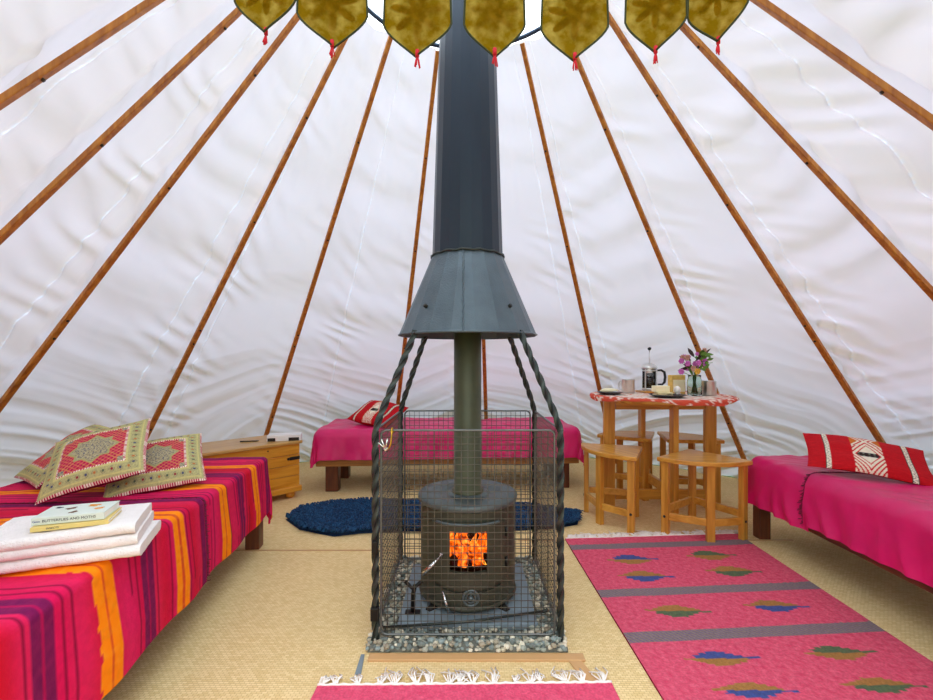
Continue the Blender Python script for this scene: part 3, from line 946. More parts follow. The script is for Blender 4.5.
# ------------------------------------------------------------------ cushions
def cushion(name, label, w_, h_, th, c, ex, eyv, colf, mm, group, res=110, pinch=.05, seed=0, back=None, bend=0):
    ex = V(ex).normalized(); eyv = V(eyv); eyv = (eyv - ex * eyv.dot(ex)).normalized(); ez = ex.cross(eyv)
    root = thing(name, label, 'cushion', c, 0, group)
    def fn(sgn):
        def f(u, v):
            a, b = 2 * u - 1, 2 * v - 1
            k = (max(0, 1 - abs(a) ** 2.6) * max(0, 1 - abs(b) ** 2.6)) ** .55
            aa = a * (1 - pinch * (1 - b * b) ** 1.0 * abs(a) ** 3); bb = b * (1 - pinch * (1 - a * a) * abs(b) ** 3)
            z = sgn * th * .5 * k + .008 * N(a * 2 + seed, b * 2, seed) * (1 if sgn > 0 else 0) * k + .010 * N(a * 1.1, b * 1.1, seed + 5) - bend * (a * a) * (1 if a > 0 else .45)
            return ex * (aa * w_ / 2) + eyv * (bb * h_ / 2) + ez * z
        return f
    m = MB(); m.open = True
    m.grid(res, res, fn(1), lambda u, v: colf(2 * u - 1, 2 * v - 1))
    front = m.build('front_panel', mm, root, None, True)
    m = MB(); m.open = True
    m.grid(30, 30, fn(-1), lambda u, v: back, flip=True)
    m.build('back_panel', mm, root, None, True)
    return root, fn(1), ex, eyv, ez
CRM, OLV, BEI, GLD, NAV, WHT = S(192, 22, 74), S(158, 152, 96), S(204, 198, 142), S(214, 158, 90), S(62, 60, 104), S(240, 234, 216)
def embroidered(a, b):
    d = max(abs(a), abs(b)); o = a if abs(b) >= abs(a) else b
    nz = N(a * 26, b * 26, 2)
    if d > .955: return WHT if (o * 21) % 1 < .42 else CRM
    if d > .60:
        e = (d - .60) / .355
        base = mix(OLV, BEI, .5 + .5 * N(a * 40, b * 40, 5))
        if e < .12: return WHT if (o * 20) % 1 < .5 else CRM
        if .12 < e < .24 or .80 < e < .90: return mix(base, S(214, 204, 130), .7)
        cell = (o * 6.5) % 1 - .5
        ee = (e - .52) * 1.5
        rr = math.hypot(cell, ee * 1.0)
        if rr < .14: return random_pick(int(o * 6.5 + 50))
        if .22 < rr < .32 and nz > -.1: return mix(base, S(88, 84, 84), .6)
        return base
    if d > .50 and min(abs(a), abs(b)) > .49: return mix(NAV, BEI, .5 + .8 * nz)
    st = min(max(abs(a) * 1.05, abs(b) * 1.05) / .34, (abs(a) + abs(b)) / .50)
    if st < 1:
        if st > .88: return mix(OLV, BEI, .3)
        k = N(a * 34, b * 34, 9)
        return S(188, 178, 140) if k > .02 else (S(96, 96, 110) if k < -.22 else S(160, 146, 112))
    p = (a + b) * 9; q = (a - b) * 9
    if abs(p % 1 - .5) < .085 or abs(q % 1 - .5) < .085: return mix(GLD, CRM, .25 + .4 * nz)
    if math.hypot(p % 1 - 0, q % 1) < .2 or math.hypot(p % 1 - 1, q % 1 - 1) < .2: return S(110, 30, 60)
    return mix(CRM, S(214, 44, 92), .5 + .5 * nz)
def random_pick(k): return [S(150, 40, 60), S(70, 74, 110), S(190, 110, 60), S(90, 100, 80)][k % 4]
BK = S(130, 16, 54)
cushion('embroidered_cushion', 'embroidered crimson cushion lying at the right, lowest of the three, nearest the pine chest', .365, .37, .105,
        (-1.383, 2.012, .585), (.297, .175, .040), (-.17, .262, .148), embroidered, M['embroid'], 'embroidered cushions on the left bed', 130, .04, 1, BK)
cushion('embroidered_cushion', 'embroidered crimson cushion at the left, mostly hidden behind the front one', .36, .37, .09,
        (-1.855, 2.10, .617), (.83, -.56, .02), (.24, .27, .25), embroidered, M['embroid'], 'embroidered cushions on the left bed', 130, .04, 2, BK)
cushion('embroidered_cushion', 'embroidered crimson cushion in front, propped on the two others with its star fully showing', .355, .355, .10,
        (-1.512, 1.852, .652), (.31, .133, .089), (-.159, .255, .175), embroidered, M['embroid'], 'embroidered cushions on the left bed', 130, .04, 3, BK)
KR, KW, KK, KO = S(206, 22, 32), S(238, 228, 204), S(46, 34, 34), S(206, 110, 40)
def kilim_cushion(a, b):
    red = mix(KR, S(176, 12, 26), .5 + .5 * N(a * 5, b * 30, 2))
    d = abs(a)
    if .60 < d < .70:
        e = (d - .60) / .10
        zig = abs((b * 7) % 1 - .5) * 2
        if e < .12 or e > .88: return KK
        return KW if abs(e - zig) < .34 else KK if abs(e - zig) < .5 else KW
    if d < .245:
        x = a / .245; y = b * 1.0
        if abs(x) > .96: return KO
        yy = (y + .22)
        dm = abs(x) * .62 + abs(yy) * 1.0
        if dm < .60:
            if dm < .46:
                if abs(yy) < .10: return KK if (x * 13 + (yy > 0)) % 1 < .6 or abs(yy) < .03 else S(110, 120, 100)
                return KW
            return KR if dm < .52 else KW
        k = (dm * 5.5) % 1
        if yy > .42:
            q1 = abs((yy - .78) - x * .55); q2 = abs((yy - .78) + x * .55)
            if min(q1, q2) < .07: return KW
            if min(q1, q2) < .15: return KR
            if min(q1, q2) < .24: return KW
            return KO if abs(x) > .5 else KR
        return KW if k < .58 else KR
    return red
cr = .972
cushion('kilim_cushion', 'flat red kilim cushion with cream diamond band lying on the right bed', .475, .29, .065,
        (1.990 * cr, 2.243 * cr, 1.05 - (1.05 - .572) * cr), (.386, -.226, -.035), (.15, .232, .135), kilim_cushion, M['kilimc'], 'red kilim cushions', 130, .05, 4, S(150, 14, 26), .022)
cushion('kilim_cushion', 'plump red kilim cushion with cream band on the bed behind the stove', .40, .34, .13,
        (-.745, 3.80, .600), (.86, -.42, -.12), (.30, .62, .30), kilim_cushion, M['kilimc'], 'red kilim cushions', 110, .06, 6, S(176, 14, 28))

# ------------------------------------------------------------------ towels and books on the left bed
def towel(label, c, rz, L, W, layers, t, seed):
    """a towel folded into a pad: the folded sheet as one profile, swept along its length"""
    m = MB(); m.open = True
    prof = []
    for k in range(layers):
        z0 = k * t * 2
        seq = [(-W / 2 + t, z0 + t * .1), (W / 2 - t, z0 + t * .1)]
        # rounded fold on the near side, flat ends behind
    R_ = t
    def rounded(u):   # outline of one folded pad, a stadium
        s_ = u * (2 * (W - 2 * R_) + 2 * PI * R_)
        if s_ < W - 2 * R_: return (-W / 2 + R_ + s_, -R_)
        s_ -= W - 2 * R_
        if s_ < PI * R_: a = -PI / 2 + s_ / R_; return (W / 2 - R_ + R_ * math.cos(a), R_ * math.sin(a))
        s_ -= PI * R_
        if s_ < W - 2 * R_: return (W / 2 - R_ - s_, R_)
        s_ -= W - 2 * R_
        a = PI / 2 + s_ / R_; return (-W / 2 + R_ + R_ * math.cos(a), R_ * math.sin(a))
    for k in range(layers):
        zc = R_ + k * R_ * 1.93
        sh = random.uniform(-.006, .006); lx = 1 - .03 * k
        def f(u, v):
            x = (v - .5) * L * lx; y, z = rounded(u)
            y += sh + .008 * N(x * 6, k, seed); z += .005 * N(x * 5, y * 7, seed + k) + .002 * N(x * 40, y * 40, seed)
            return V((x, y, z + zc))
        m.grid(90, 50, f)
        for v in (0, 1):
            ring = [f(i / 60, v) for i in range(60)]
            m.add(ring, [tuple(range(60)) if v else tuple(reversed(range(60)))])
    o = thing('bath_towel', label, 'towel', c, rz, 'white towels on the left bed')
    m.open = False
    pad = m.build('folded_pad', M['towel'], o)
    lb = MB(); lb.box((L / 2 - .012, -W / 2 + .055, t * .9), (.03, .045, .003), None, .001); 
    return o
random.seed(9)
TZ = BZ + .014
ta = math.atan2(.40, .92)
towel('white folded bath towel lying directly on the striped throw, lower of the pair', (-1.10, 1.265, TZ), ta - .02, .36, .235, 1, .0150, 1)
towel('white folded bath towel on top of the other, carrying two books', (-1.10, 1.262, TZ + .031), ta + .03, .335, .225, 2, .0145, 4)
BZ0 = TZ + .031 + .0145 * 3.93 + .003
def book(name, label, c, rz, L, W, T, cover, group):
    root = thing(name, label, 'book', c, rz, group)
    m = MB(); m.box((0, .002, T / 2), (L - .004, W - .004, T - .004)); m.build('pages', M['paper'], root)
    m = MB(); m.box((0, 0, T - .001), (L, W, .0022), None, .0005); m.box((0, 0, .001), (L, W, .0022), None, .0005); m.box((0, -W / 2, T / 2), (L, .0022, T), None, .0005)
    cv_ = m.build('cover', cover, root)
    return root, cv_
def text(s_, size, loc, rot, m, parent, name='title'):
    cu = bpy.data.curves.new(name, 'FONT'); cu.body = s_; cu.size = size; cu.extrude = .0002
    cu.align_x = 'LEFT'; cu.align_y = 'CENTER'
    to = bpy.data.objects.new(name, cu); C.objects.link(to)
    dg = bpy.context.evaluated_depsgraph_get()
    me = bpy.data.meshes.new_from_object(to.evaluated_get(dg))
    bpy.data.objects.remove(to)
    me.materials.clear(); me.materials.append(m)
    o = bpy.data.objects.new(name, me); C.objects.link(o); o.parent = parent
    o.location = loc; o.rotation_euler = rot
    return o
ba = .33
b2, c2_ = book('book', 'slim yellow spined book beneath the butterfly book, on the towels', (-1.07, 1.243, BZ0), ba + .06, .165, .112, .0115, M['bookyellow'], 'books on the towels')
text("INSECTS", .007, (-.05, -.0575, .006), (PI / 2, 0, 0), M['ink'], c2_)
b1, c1_ = book('book', 'pale green butterflies and moths book, topmost on the towels', (-1.076, 1.247, BZ0 + .013), ba, .158, .105, .019, M['bookgreen'], 'books on the towels')
text('BUTTERFLIES AND MOTHS', .0098, (-.056, -.0540, .0095), (PI / 2, 0, 0), M['ink'], c1_)
text('Gem', .008, (-.076, -.0540, .0095), (PI / 2, 0, 0), M['inkblue'], c1_, 'series_mark')
def butterfly(x, y, s_, m, rot):
    b = MB(); b.open = True
    for sg in (-1, 1):
        for (dx, dy, r, q) in ((.55, .35, .6, .42), (.42, -.35, .42, .36)):
            vs = [(x, y, 0)]
            for i in range(12):
                a = 2 * PI * i / 12
                px_, py_ = sg * (dx + r * math.cos(a)) * s_, (dy + q * math.sin(a)) * s_
                vs.append((x + px_ * math.cos(rot) - py_ * math.sin(rot), y + px_ * math.sin(rot) + py_ * math.cos(rot), 0))
            b.add(vs[1:], [tuple(range(12))])
    b.tube([(x - math.sin(rot) * -s_ * .6, y - math.cos(rot) * s_ * .6, .0002), (x - math.sin(rot) * s_ * .6, y + math.cos(rot) * s_ * .6, .0002)], .0006, 5)
    o = b.build('cover_picture', m, c1_); o.location = (0, 0, .0195)
butterfly(-.02, .012, .012, M['brown'], .4); butterfly(.028, .024, .014, M['orange'], -.3); butterfly(.0, -.026, .010, M['brown'], 1.0); butterfly(.052, -.01, .011, M['orange'], .2); butterfly(-.055, .03, .009, M['ink'], -.5)

# ------------------------------------------------------------------ pine chest
chest = thing('pine_chest', 'waxed pine blanket chest with black strap hinges between the two beds', 'chest', (-1.28, 3.45, 0), math.atan2(.72, .69))
# local: x from -L (left) to 0 (right corner), y from 0 (front) to depth
CL, CD, CH = .86, .40, .437
m = MB(); m.box((-CL / 2, CD / 2, .072), (CL + .03, CD + .03, .045), None, .008); m.build('plinth', M['chestwood'], chest)
for fx in (-.05, -CL + .05):
    for fy in (.05, CD - .05):
        m = MB(); m.lathe([(.02, 0), (.034, .012), (.036, .028), (.026, .050)], 16, (fx, fy, 0)); m.build('bun_foot', M['chestwood'], chest)
m = MB()
for k in range(4):
    z0 = .095 + k * .0795
    m.box((-CL / 2, CD / 2, z0 + .0385), (CL, CD, .0775), None, .003)
m.build('body', M['chestwood'], chest)
m = MB(); m.box((-CL / 2, CD / 2, .25), (CL - .012, CD - .012, .31)); m.build('gap_shade', M['gap'], chest)  # dark core that paints shade into the gaps between the boards
m = MB(); m.box((-CL / 2, CD / 2 - .002, CH - .012), (CL + .035, CD + .035, .024), None, .007); m.build('lid', M['chestlid'], chest)
for hx in (-.06, -CL + .06):
    m = MB()
    m.prism([(0, -.012), (.075, -.012), (.095, 0), (.075, .012), (0, .012)], 0, .004)
    m.ball((.088, 0, .003), .011, 1, (1.2, 1, .3))
    sg = -1 if hx > -.3 else 1
    m.v = [(hx + .06 * (1 if sg < 0 else -1) + sg * v[0], -.001 - v[2], .305 + v[1]) for v in m.v]
    m.build('strap_hinge', M['blackp'], chest)
for kx, kz in ((-.24, .385), (-.58, .36), (-.30, .215)):
    m = MB(); m.ball((kx, .0, kz), .007, 1, (1.2, .2, .8)); m.build('knot', M['gap'], chest)
Mc = Matrix.Translation(chest.location) @ Matrix.Rotation(chest.rotation_euler.z, 4, 'Z')
bx = Mc @ V((-.075, .085, CH + .001))
bk = thing('boxed_game', 'white box with black end bands on the right corner of the chest lid', 'box', bx, chest.rotation_euler.z - .55)
m = MB(); m.box((0, 0, .0225), (.24, .12, .045), None, .002); m.build('box_body', M['white'], bk)
for xx, ww in ((-.088, .055), (.07, .075)):
    m = MB(); m.box((xx, -.0585, .013), (ww, .005, .024)); m.build('dark_band', M['blackp'], bk)
pp = Mc @ V((-.30, .20, CH + .0045))
m = MB(); m.tube([(-.06, 0, 0), (.055, 0, 0), (.07, 0, 0)], [.0045, .0045, .002], 8); m.tube([(-.03, .0, .004), (-.06, .0, .004)], .0015, 5)
m.v = [tuple(RZ(.3) @ V(v)) for v in m.v]
one(m, 'pen', M['blackp'], 'thin black pen lying on the chest lid left of the white box', 'pen', loc=pp)

# ------------------------------------------------------------------ rugs
def px2w(x, y, z=0):
    D = 450 * (CAMZ - z) / (y - 360); return V(((x - 467) / 450 * D, D, z))
motif = [(631, 561, 0, 1), (710, 557, 1, 1), (644, 578, 0, 0), (732, 573, 1, 0), (676, 613, 1, 0), (774, 608, 0, 0), (720, 661, 0, 1), (838, 655, 1, 1), (752, 693, 0, 0), (880, 688, 1, 0)]
mots = [(px2w(x, y), k, t) for x, y, k, t in motif]
RP, RG, RB_, RT, RGN, RBL = S(204, 68, 96), S(112, 84, 100), S(190, 44, 76), S(150, 108, 60), S(92, 108, 74), S(70, 84, 142)
rf1, rf2, rn1, rn2 = V((.575, 2.625)), V((1.625, 2.70)), V((.615, 1.0)), V((1.60, 1.075))
def rugpt(u, v):
    a = rf1 + (rf2 - rf1) * u; b = rn1 + (rn2 - rn1) * u; p = a + (b - a) * v
    return p
def rug_col(u, v):
    p = rugpt(u, v)
    n1 = N(p.x * 60, p.y * 60, 1)
    sk = (p.x - .6) * .075
    y = p.y - sk
    for bc in (2.50, 2.005, 1.685, 1.16):
        if abs(y - bc) < .034 + .002 * N(p.x * 90, 0, bc):
            q = (p.x * 55 + (y - bc) * 40) % 1
            return mix(S(118, 96, 124), S(136, 124, 104), 1 if q < .5 else 0)
    for c, k, t in mots:
        dx = p.x - c.x; dy = p.y - c.y
        hw = .115; hh = .040 * max(.75, c.y / 1.7)
        up = dy > 0
        lean = .055 * (1 if (up == bool(t)) else -.3)
        row = math.floor(abs(dy) / (hh / 4))
        if row < 4:
            half = hw * (1 - row / 4.4)
            x_ = dx - lean * (.6 if row == 0 else 0)
            if abs(x_) < half:
                first = (t == 1) == up          # the coloured half
                if first: return mix(RGN if k else RBL, S(60, 60, 80), .15 + .3 * n1)
                return mix(RT, S(168, 120, 66), .5 + .5 * n1)
    return mix(RP, S(224, 104, 124), .40 + .6 * n1)
m = MB()
m.grid(190, 300, lambda u, v: V((*rugpt(u, v), .009 + .002 * N(u * 6, v * 9))), rug_col, flip=True)
m.open = True
def skirt(m, fn, nu, nv):
    per = [(i / nu, 0) for i in range(nu)] + [(1, j / nv) for j in range(nv)] + [(1 - i / nu, 1) for i in range(nu)] + [(0, 1 - j / nv) for j in range(nv)]
    vs = []
    for (u, v) in per:
        p = rugpt(u, v) if fn is None else fn(u, v); vs += [(p[0], p[1], .009), (p[0], p[1], .0005)]
    k = len(per)
    m.add(vs, [(2 * i, 2 * i + 1, 2 * ((i + 1) % k) + 1, 2 * ((i + 1) % k)) for i in range(k)], S(150, 36, 62))
skirt(m, None, 30, 40)
rug1 = one(m, 'kilim_rug', M['rug'], 'long pink kilim rug with grey bands and stepped diamonds in front of the stools', 'rug', attr=True)
def rugfringe(p, q, n, L, parent, seed):
    random.seed(seed)
    m = MB()
    m.tube([V((*(p + (q - p) * i / 80), .010 + .002 * math.sin(i * 2))) for i in range(81)], .0042, 6)
    k = 0
    while k < n:
        t = (k + random.uniform(0, .7)) / n; b = V((*(p + (q - p) * t), .008))
        sw = random.uniform(-.35, .35); ln = L * random.uniform(.6, 1.15)
        for s_ in range(9):
            e_ = V((sw * ln + random.uniform(-.30, .30) * ln, ln * random.uniform(.6, 1.05), 0))
            md = b + e_ * .5 + V((random.uniform(-.35, .35) * ln, 0, random.uniform(.004, .014)))
            m.tube([b + V((random.uniform(-.006, .006), 0, 0)), md, b + e_ + V((random.uniform(-.2, .2) * ln, random.uniform(-.3, .1) * ln, 0))], .0021, 5)
        k += random.choice((.8, 1, 1, 1.7))
    return m.build('fringe', M['fringe'], parent)
rugfringe(V((.58, 2.625)), V((1.62, 2.70)), 44, .075, rug1, 2)
f1, f2 = px2w(318, 688), px2w(612, 685)
n1_, n2_ = V((-.49, .9)), V((.485, .9))
def rug2pt(u, v):
    a = f1.xy + (f2.xy - f1.xy) * u; b = n1_ + (n2_ - n1_) * u; return a + (b - a) * v
def rug2_col(u, v):
    p = rug2pt(u, v); n1 = N(p.x * 60, p.y * 60, 4)
    if abs(p.y - 1.18) < .035: return S(120, 94, 100)
    return mix(S(208, 66, 98), S(230, 100, 126), .4 + .6 * n1)
m = MB(); m.open = True
m.grid(100, 60, lambda u, v: V((*rug2pt(u, v), .009 + .0015 * N(u * 5, v * 5))), rug2_col, flip=True)
skirt(m, rug2pt, 20, 20)
rug2 = one(m, 'kilim_rug', M['rug'], 'pink kilim rug with tangled white fringe at the bottom edge before the hearth', 'rug', attr=True)
rugfringe(f1.xy, f2.xy, 17, .075, rug2, 8)

# ------------------------------------------------------------------ blue sheepskin
random.seed(21)
outl = [(286, 520), (300, 510), (330, 506), (365, 503), (420, 504), (470, 506), (520, 507), (553, 512), (580, 516), (578, 525), (556, 529), (520, 531), (470, 531), (400, 532), (360, 534), (335, 537), (318, 534), (300, 530)]
op = [px2w(x, y).xy for x, y in outl]
cpt = sum((p for p in op), V((0, 0))) / len(op)
def inside(p):
    c_ = False; j = len(op) - 1
    for i in range(len(op)):
        if (op[i].y > p.y) != (op[j].y > p.y) and p.x < (op[j].x - op[i].x) * (p.y - op[i].y) / (op[j].y - op[i].y) + op[i].x: c_ = not c_
        j = i
    return c_
sk = MB(); sk.open = True
vs = [(cpt.x, cpt.y, .03)] + [(p.x, p.y, .002) for p in op] + [((p.x + (cpt.x - p.x) * .15), (p.y + (cpt.y - p.y) * .15), .028) for p in op]
k = len(op)
sk.add(vs, [(1 + i, 1 + (i + 1) % k, 1 + k + (i + 1) % k, 1 + k + i) for i in range(k)] + [(0, 1 + k + i, 1 + k + (i + 1) % k) for i in range(k)], S(16, 40, 66), True)
x0, x1 = min(p.x for p in op), max(p.x for p in op); y0, y1 = min(p.y for p in op), max(p.y for p in op)
cnt = 0
while cnt < 9000:
    p = V((random.uniform(x0, x1), random.uniform(y0, y1)))
    if not inside(p): continue
    cnt += 1
    a = 6 * N(p.x * 3.2, p.y * 3.2, 5) + random.uniform(-.7, .7); l = random.uniform(.025, .05)
    d = V((math.cos(a), math.sin(a), 0)); b = V((p.x, p.y, .018))
    c_ = mix(S(10, 40, 72), S(32, 84, 126), random.random() ** 1.5)
    sk.tube([b, b + d * l * .5 + V((0, 0, .022)), b + d * l + V((0, 0, .012))], [.0045, .004, .0006], 4, False, c_)
one(sk, 'sheepskin_rug', M['fleece'], 'shaggy dark blue sheepskin lying on the matting behind the stove', 'sheepskin', attr=True, kind=None)

# ------------------------------------------------------------------ table and stools
TX, TY, TT = 1.37, 3.19, .805
tbl = thing('round_table', 'round pine table under a red and white printed cloth', 'table', (TX, TY, 0))
m = MB(); m.lathe([(.001, TT - .034), (.455, TT - .034), (.463, TT - .028), (.463, TT - .008), (.457, TT - .002), (.001, TT - .002)], 56, cap=False, smooth=False); m.build('tabletop', M['pine_x'], tbl)
legp = [((-.36, 0), .078, 0), ((.355, 0), .082, 0), ((-.01, -.24), .07, PI / 2), ((-.03, .25), .07, PI / 2)]
for (p, w_, r) in legp:
    m = MB(); m.box((p[0], p[1], (TT - .034) / 2), (w_, .034, TT - .036), RZ(r), .004); m.build('leg', M['pine'], tbl)
m = MB(); m.box((0, .0, .10), (.632, .03, .07), None, .004); m.build('stretcher', M['pine_x'], tbl)
m = MB(); m.box((-.005, 0, .17), (.03, .40, .065), RZ(-.0), .004); m.build('stretcher', M['pine_x'], tbl)
m = MB(); m.box((0, .0, TT - .075), (.632, .024, .06), None, .003); m.build('apron', M['pine_x'], tbl)

RDc, WTc = S(206, 60, 44), S(240, 224, 208)
def tc_col(u, v):
    r = u; a = v * 2 * PI
    x, y = r * math.cos(a), r * math.sin(a)
    n = N(x * 13, y * 13, 4) + .5 * N(x * 30, y * 30, 2)
    q = N(x * 44, y * 44, 6)
    red = S(208, 84, 62)
    if r > .93: return red if n + .5 * q > -.25 else WTc
    if r > .80: return red if n + .6 * q > .0 else WTc
    return S(222, 140, 116) if n + .5 * q > .22 else WTc
m = MB(); m.open = True
def tcf(u, v):
    a = v * 2 * PI; R0 = .466
    ext = R0 + .026 + .020 * (math.sin(a * 4 + .6) * .6 + .6 * N(math.cos(a) * 3, math.sin(a) * 3, 8))
    s_ = u * max(ext, R0 + .006)
    if s_ < R0: return V((s_ * math.cos(a), s_ * math.sin(a), TT + .0015 + (.0008 * N(s_ * 9, a * 3))))
    d = s_ - R0; o = R0 + .012 * math.sin(min(1, d / .012) * PI / 2) + .004 * math.sin(a * 21)
    return V((o * math.cos(a), o * math.sin(a), TT + .0015 - d))
m.grid(60, 180, tcf, tc_col, flip=False)
one(m, 'tablecloth', M['tcloth'], 'red and white printed cloth hanging over the rim of the round table', 'tablecloth', loc=(TX, TY, 0), attr=True)

def make_stool(label):
    """quarter-round stool: apex at the origin, arc towards -Y"""
    root = thing('corner_stool', label, 'stool', (0, 0, 0), 0, 'quarter round pine stools')
    R_, H = .375, .468
    A = math.radians(44)
    poly = [(0.012, .02), (-.012, .02)]
    for i in range(21):
        t = -A + 2 * A * i / 20
        poly.append((R_ * math.sin(t), -R_ * math.cos(t)))
    poly = [poly[0], poly[1]] + poly[2:]
    m = MB(); m.prism(poly, H - .026, H, None, .004); m.build('seat', M['pine_x'], root)
    rl = R_ - .035
    lp = [(-.0, -.03, 0)] + [(rl * math.sin(t), -rl * math.cos(t), t) for t in (-A + .10, 0.04, A - .10)]
    for (x, y, t) in lp:
        m = MB(); m.box((x, y, (H - .027) / 2), (.044, .032, H - .027), RZ(t), .003); lg = m.build('leg', M['pine'], root)
        if abs(t) > .2:
            b = MB(); c = V((x, y, .115)); d = V((math.sin(t), -math.cos(t), 0)); b.tube([c + d * .010, c + d * .019], .008, 10); b.build('bolt', M['blackp'], lg)
    def bar(p, q, z):
        p = V(p); q = V(q); d = q - p; a = math.atan2(d.y, d.x); L = d.length - .038
        m = MB(); m.box(((p.x + q.x) / 2, (p.y + q.y) / 2, z), (L, .020, .042), RZ(a), .002); m.build('stretcher', M['pine_x'], root)
    bar(lp[1][:2], lp[2][:2], .115); bar(lp[2][:2], lp[3][:2], .115); bar(lp[0][:2], lp[1][:2], .155); bar(lp[0][:2], lp[3][:2], .155)
    return root
def sdir(dx, dy): return math.atan2(dy, dx) + PI / 2      # local -Y to that direction
st = make_stool('pine corner stool in front of the table, standing at the rug edge')
st.location = (1.455, 2.92, 0); st.rotation_euler = (0, 0, sdir(-.20, -.98))
dup(st, 'pine corner stool at the left of the table, its curved edge turned to the left', (1.16, 3.035, 0), sdir(-.91, -.40))
dup(st, 'pine corner stool tucked under the table at the back left', (1.345, 3.335, 0), sdir(-.25, .97))
dup(st, 'pine corner stool tucked under the table at the back right, partly hidden', (1.50, 3.31, 0), sdir(.80, .60))

# ------------------------------------------------------------------ breakfast things on the table
Z = TT + .003
def on(px, D): return ((px - 467) / 450 * D, D)
def plate(label, x, y, r):
    m = MB(); m.lathe([(.001, .002), (r * .62, .002), (r * .66, 0), (r * .72, .003), (r, .016), (r - .004, .020), (r * .70, .008), (.001, .007)], 40, cap=False)
    return one(m, 'plate', M['plate'], label, 'plate', 'dark plates', (x, y, Z))
x, y = on(608, 3.17); x = max(x, TX - .36)
plate('small dark plate with a cream pastry at the left end of the table', x, y, .088)
m = MB(); m.ball((0, 0, .018), .05, 2, (1.3, .7, .34), .04); m.ball((.035, .02, .014), .03, 2, (1, .8, .4), .05)
one(m, 'pastry', M['butter'], 'cream coloured pastry on the left dark plate', 'pastry', loc=(x - .005, y, Z + .009))
m = MB(); m.tube([(-.03, 0, .006), (.04, 0, .004)], [.004, .002], 6); m.lathe([(.0005, .0), (.012, .002), (.014, .005)], 12, (.052, 0, .001), cap=False)
one(m, 'spoon', M['steel'], 'steel spoon resting on the rim of the left dark plate', 'spoon', loc=(x + .035, y - .055, Z + .017))
def mug(label, x, y, hr):
    root = thing('metal_mug', label, 'mug', (x, y, Z), hr, 'steel mugs')
    m = MB(); m.lathe([(.001, 0), (.043, 0), (.046, .004), (.046, .098), (.0475, .100), (.044, .099), (.0435, .006), (.001, .005)], 32, cap=False); m.build('mug_body', M['steel'], root)
    m = MB(); m.tube([(.045, 0, .082), (.070, 0, .082), (.078, 0, .070), (.078, 0, .036), (.068, 0, .022), (.045, 0, .022)], .0045, 8); m.build('mug_handle', M['steel'], root)
    return root
x, y = on(628.5, 3.32); mug('brushed steel mug between the left plate and the coffee press', x, y, 2.2)
x, y = on(709.5, 3.08); mug('brushed steel mug at the right edge of the table beside the flower jar', x, y, 1.2)
x, y = on(650, 3.42)
m = MB(); m.box((.06, -.03, .006), (.30, .16, .012), RZ(.1), .004)
one(m, 'serving_board', M['pine_x'], 'thin wooden board under the coffee press', 'board', loc=(x, y, Z))
cp = thing('coffee_press', 'glass coffee press half full of coffee with steel lid and black handle', 'coffee press', (x, y, Z + .0125), -.15)
m = MB(); m.lathe([(.001, 0), (.050, 0), (.052, .004), (.052, .165), (.0495, .165), (.0495, .006), (.001, .005)], 36, cap=False); m.build('glass_beaker', M['glass'], cp)
m = MB(); m.lathe([(.001, .0065), (.0485, .0065), (.0485, .092), (.001, .092)], 32, cap=False); m.build('coffee', M['coffee'], cp)
m = MB()
for z in (.012, .15):
    m.lathe([(.0525, z - .006), (.0545, z - .006), (.0545, z + .006), (.0525, z + .006)], 36, cap=False)
for k in range(4):
    a = PI / 4 + k * PI / 2; m.box((.0545 * math.cos(a), .0545 * math.sin(a), .08), (.003, .010, .16), RZ(a))
m.build('steel_frame', M['steel'], cp)
m = MB(); m.lathe([(.056, .162), (.058, .168), (.056, .178), (.045, .192), (.025, .202), (.006, .206), (.001, .206)], 36, cap=False); m.build('lid', M['steel'], cp)
m = MB(); m.tube([(0, 0, .20), (0, 0, .305)], .0028, 8); m.build('plunger_rod', M['steel'], cp)
m = MB(); m.ball((0, 0, .315), .0145, 2, (1, 1, .9)); m.build('plunger_knob', M['blackp'], cp)
m = MB(); m.tube([(.052, 0, .150), (.085, 0, .152), (.107, 0, .138), (.113, 0, .10), (.108, 0, .062), (.092, 0, .045), (.06, 0, .045)], [.007, .0085, .010, .010, .010, .008, .006], 10); m.build('handle', M['blackp'], cp)
x, y = on(668, 2.93)
plate('dark plate holding bread, butter and an egg at the front of the table', x, y, .115)
m = MB(); m.box((0, 0, .012), (.10, .075, .013), RZ(.25), .004); m.box((.004, -.006, .025), (.098, .072, .012), RZ(-.1), .004)
one(m, 'bread_slices', M['bread'], 'two pale bread slices stacked on the front plate under the butter', 'bread', loc=(x - .035, y - .005, Z + .003))
m = MB(); m.box((0, 0, .020), (.098, .055, .040), RZ(.06), .004)
one(m, 'butter_block', M['butter'], 'pale yellow block of butter on the bread slices', 'butter', loc=(x - .045, y + .0, Z + .035))
m = MB()
m.lathe([(.001, 0), (.016, 0), (.020, .010), (.024, .016), (.022, .016), (.016, .006), (.001, .005)], 20, cap=False)
one(m, 'egg_cup', M['steel'], 'small steel egg cup on the right of the front plate', 'egg cup', loc=(x + .066, y + .005, Z + .009))
m = MB(); m.ball((0, 0, 0), .021, 3, (1, 1, 1.25))
one(m, 'boiled_egg', M['egg'], 'white boiled egg in the steel egg cup', 'egg', loc=(x + .066, y + .005, Z + .009 + .037))
x, y = on(677, 3.20)
pk_ = thing('crispbread_pack', 'upright yellow pack of crispbread with a cream label', 'pack', (x, y, Z), .1)
m = MB(); m.box((0, 0, .068), (.108, .05, .135), None, .006); m.build('pack_body', M['pack'], pk_)
m = MB(); m.box((.004, -.0255, .060), (.088, .002, .085), None, .0005); m.build('label_panel', M['butter'], pk_)
x, y = on(695, 3.06)
va = thing('flower_jar', 'glass jar of pink wildflowers and leaves at the back right of the table', 'vase', (x, y, Z))
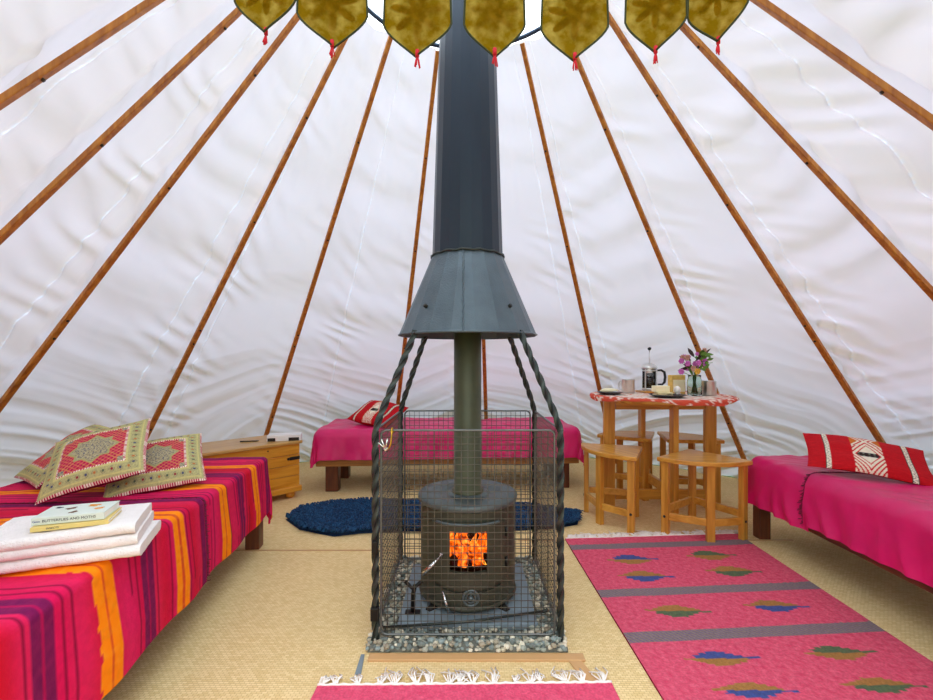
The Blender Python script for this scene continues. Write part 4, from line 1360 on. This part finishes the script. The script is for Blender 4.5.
m = MB(); m.lathe([(.001, 0), (.040, 0), (.046, .006), (.047, .095), (.040, .120), (.041, .140), (.0385, .140), (.0375, .120), (.0445, .094), (.0435, .008), (.001, .005)], 32, cap=False); m.build('jar', M['greenglass'], va)
m = MB(); m.lathe([(.001, .007), (.042, .009), (.043, .085), (.001, .085)], 28, cap=False); 
stems = MB(); random.seed(12)
heads = []
for k in range(20):
    a = random.uniform(0, 2 * PI); s_ = random.uniform(.02, .10); h = random.uniform(.16, .31)
    e_ = V((s_ * math.cos(a) - .018, s_ * math.sin(a) * .5 - .02, h)); heads.append(e_)
    stems.tube([(.02 * math.cos(a + 2), .02 * math.sin(a + 2), .012), (.012 * math.cos(a), .012 * math.sin(a), .13), tuple(e_ * .75 + V((0, 0, h * .2))), tuple(e_)], .0022, 5)
stems.build('stems', M['leaf'], va)
def leafshape(m, p, d, L, W):
    d = V(d).normalized(); s_ = d.cross(V((0, 1, .2))).normalized()
    vs = [p]; 
    for t in (.25, .5, .75): vs += [p + d * L * t + s_ * W * math.sin(PI * t) + V((0, .004, 0)), p + d * L * t - s_ * W * math.sin(PI * t) + V((0, -.002, 0))]
    vs.append(p + d * L)
    m.add(vs, [(0, 1, 2), (1, 3, 4, 2), (3, 5, 6, 4), (5, 7, 6)], None, True)
gl = MB(); gl.open = True; dl = MB(); dl.open = True
for k in range(34):
    p = V((random.uniform(.01, .08), random.uniform(-.05, .01), random.uniform(.18, .29))); leafshape(gl, p, (random.uniform(-.4, 1), random.uniform(-.5, .5), random.uniform(-.5, .8)), random.uniform(.03, .055), .010)
for (p, d, L) in (((-.01, 0, .20), (-.9, 0, -.25), .11), ((0, 0, .23), (.75, -.1, .65), .14), ((-.02, 0, .24), (-.9, 0, .3), .09), ((0, -.01, .19), (-.8, -.2, .2), .10), ((.0, 0, .26), (-.5, 0, .7), .08), ((.02, 0, .24), (.3, -.3, .6), .08)):
    leafshape(dl, V(p), d, L, .012)
gl.build('green_leaves', M['leaf'], va)['kind'] = 'stuff'
dl.build('dark_leaves', M['darkleaf'], va)
def blossom(mm, c, r, name):
    b = MB()
    for k in range(6):
        a = k * PI / 3; b.ball(c + V((r * .75 * math.cos(a), -.3 * r + .2 * r * math.sin(3 * a), r * .75 * math.sin(a))), r * .55, 1, (1, .5, 1))
    b.ball(c + V((0, -.4 * r, 0)), r * .35, 1)
    b.build(name, mm, va)
for k, h in enumerate(heads):
    blossom(M['petal'] if k % 3 else M['palepetal'], h, random.uniform(.011, .018), 'blossom')
blossom(M['yellowpetal'], V((.0, -.035, .165)), .018, 'blossom')
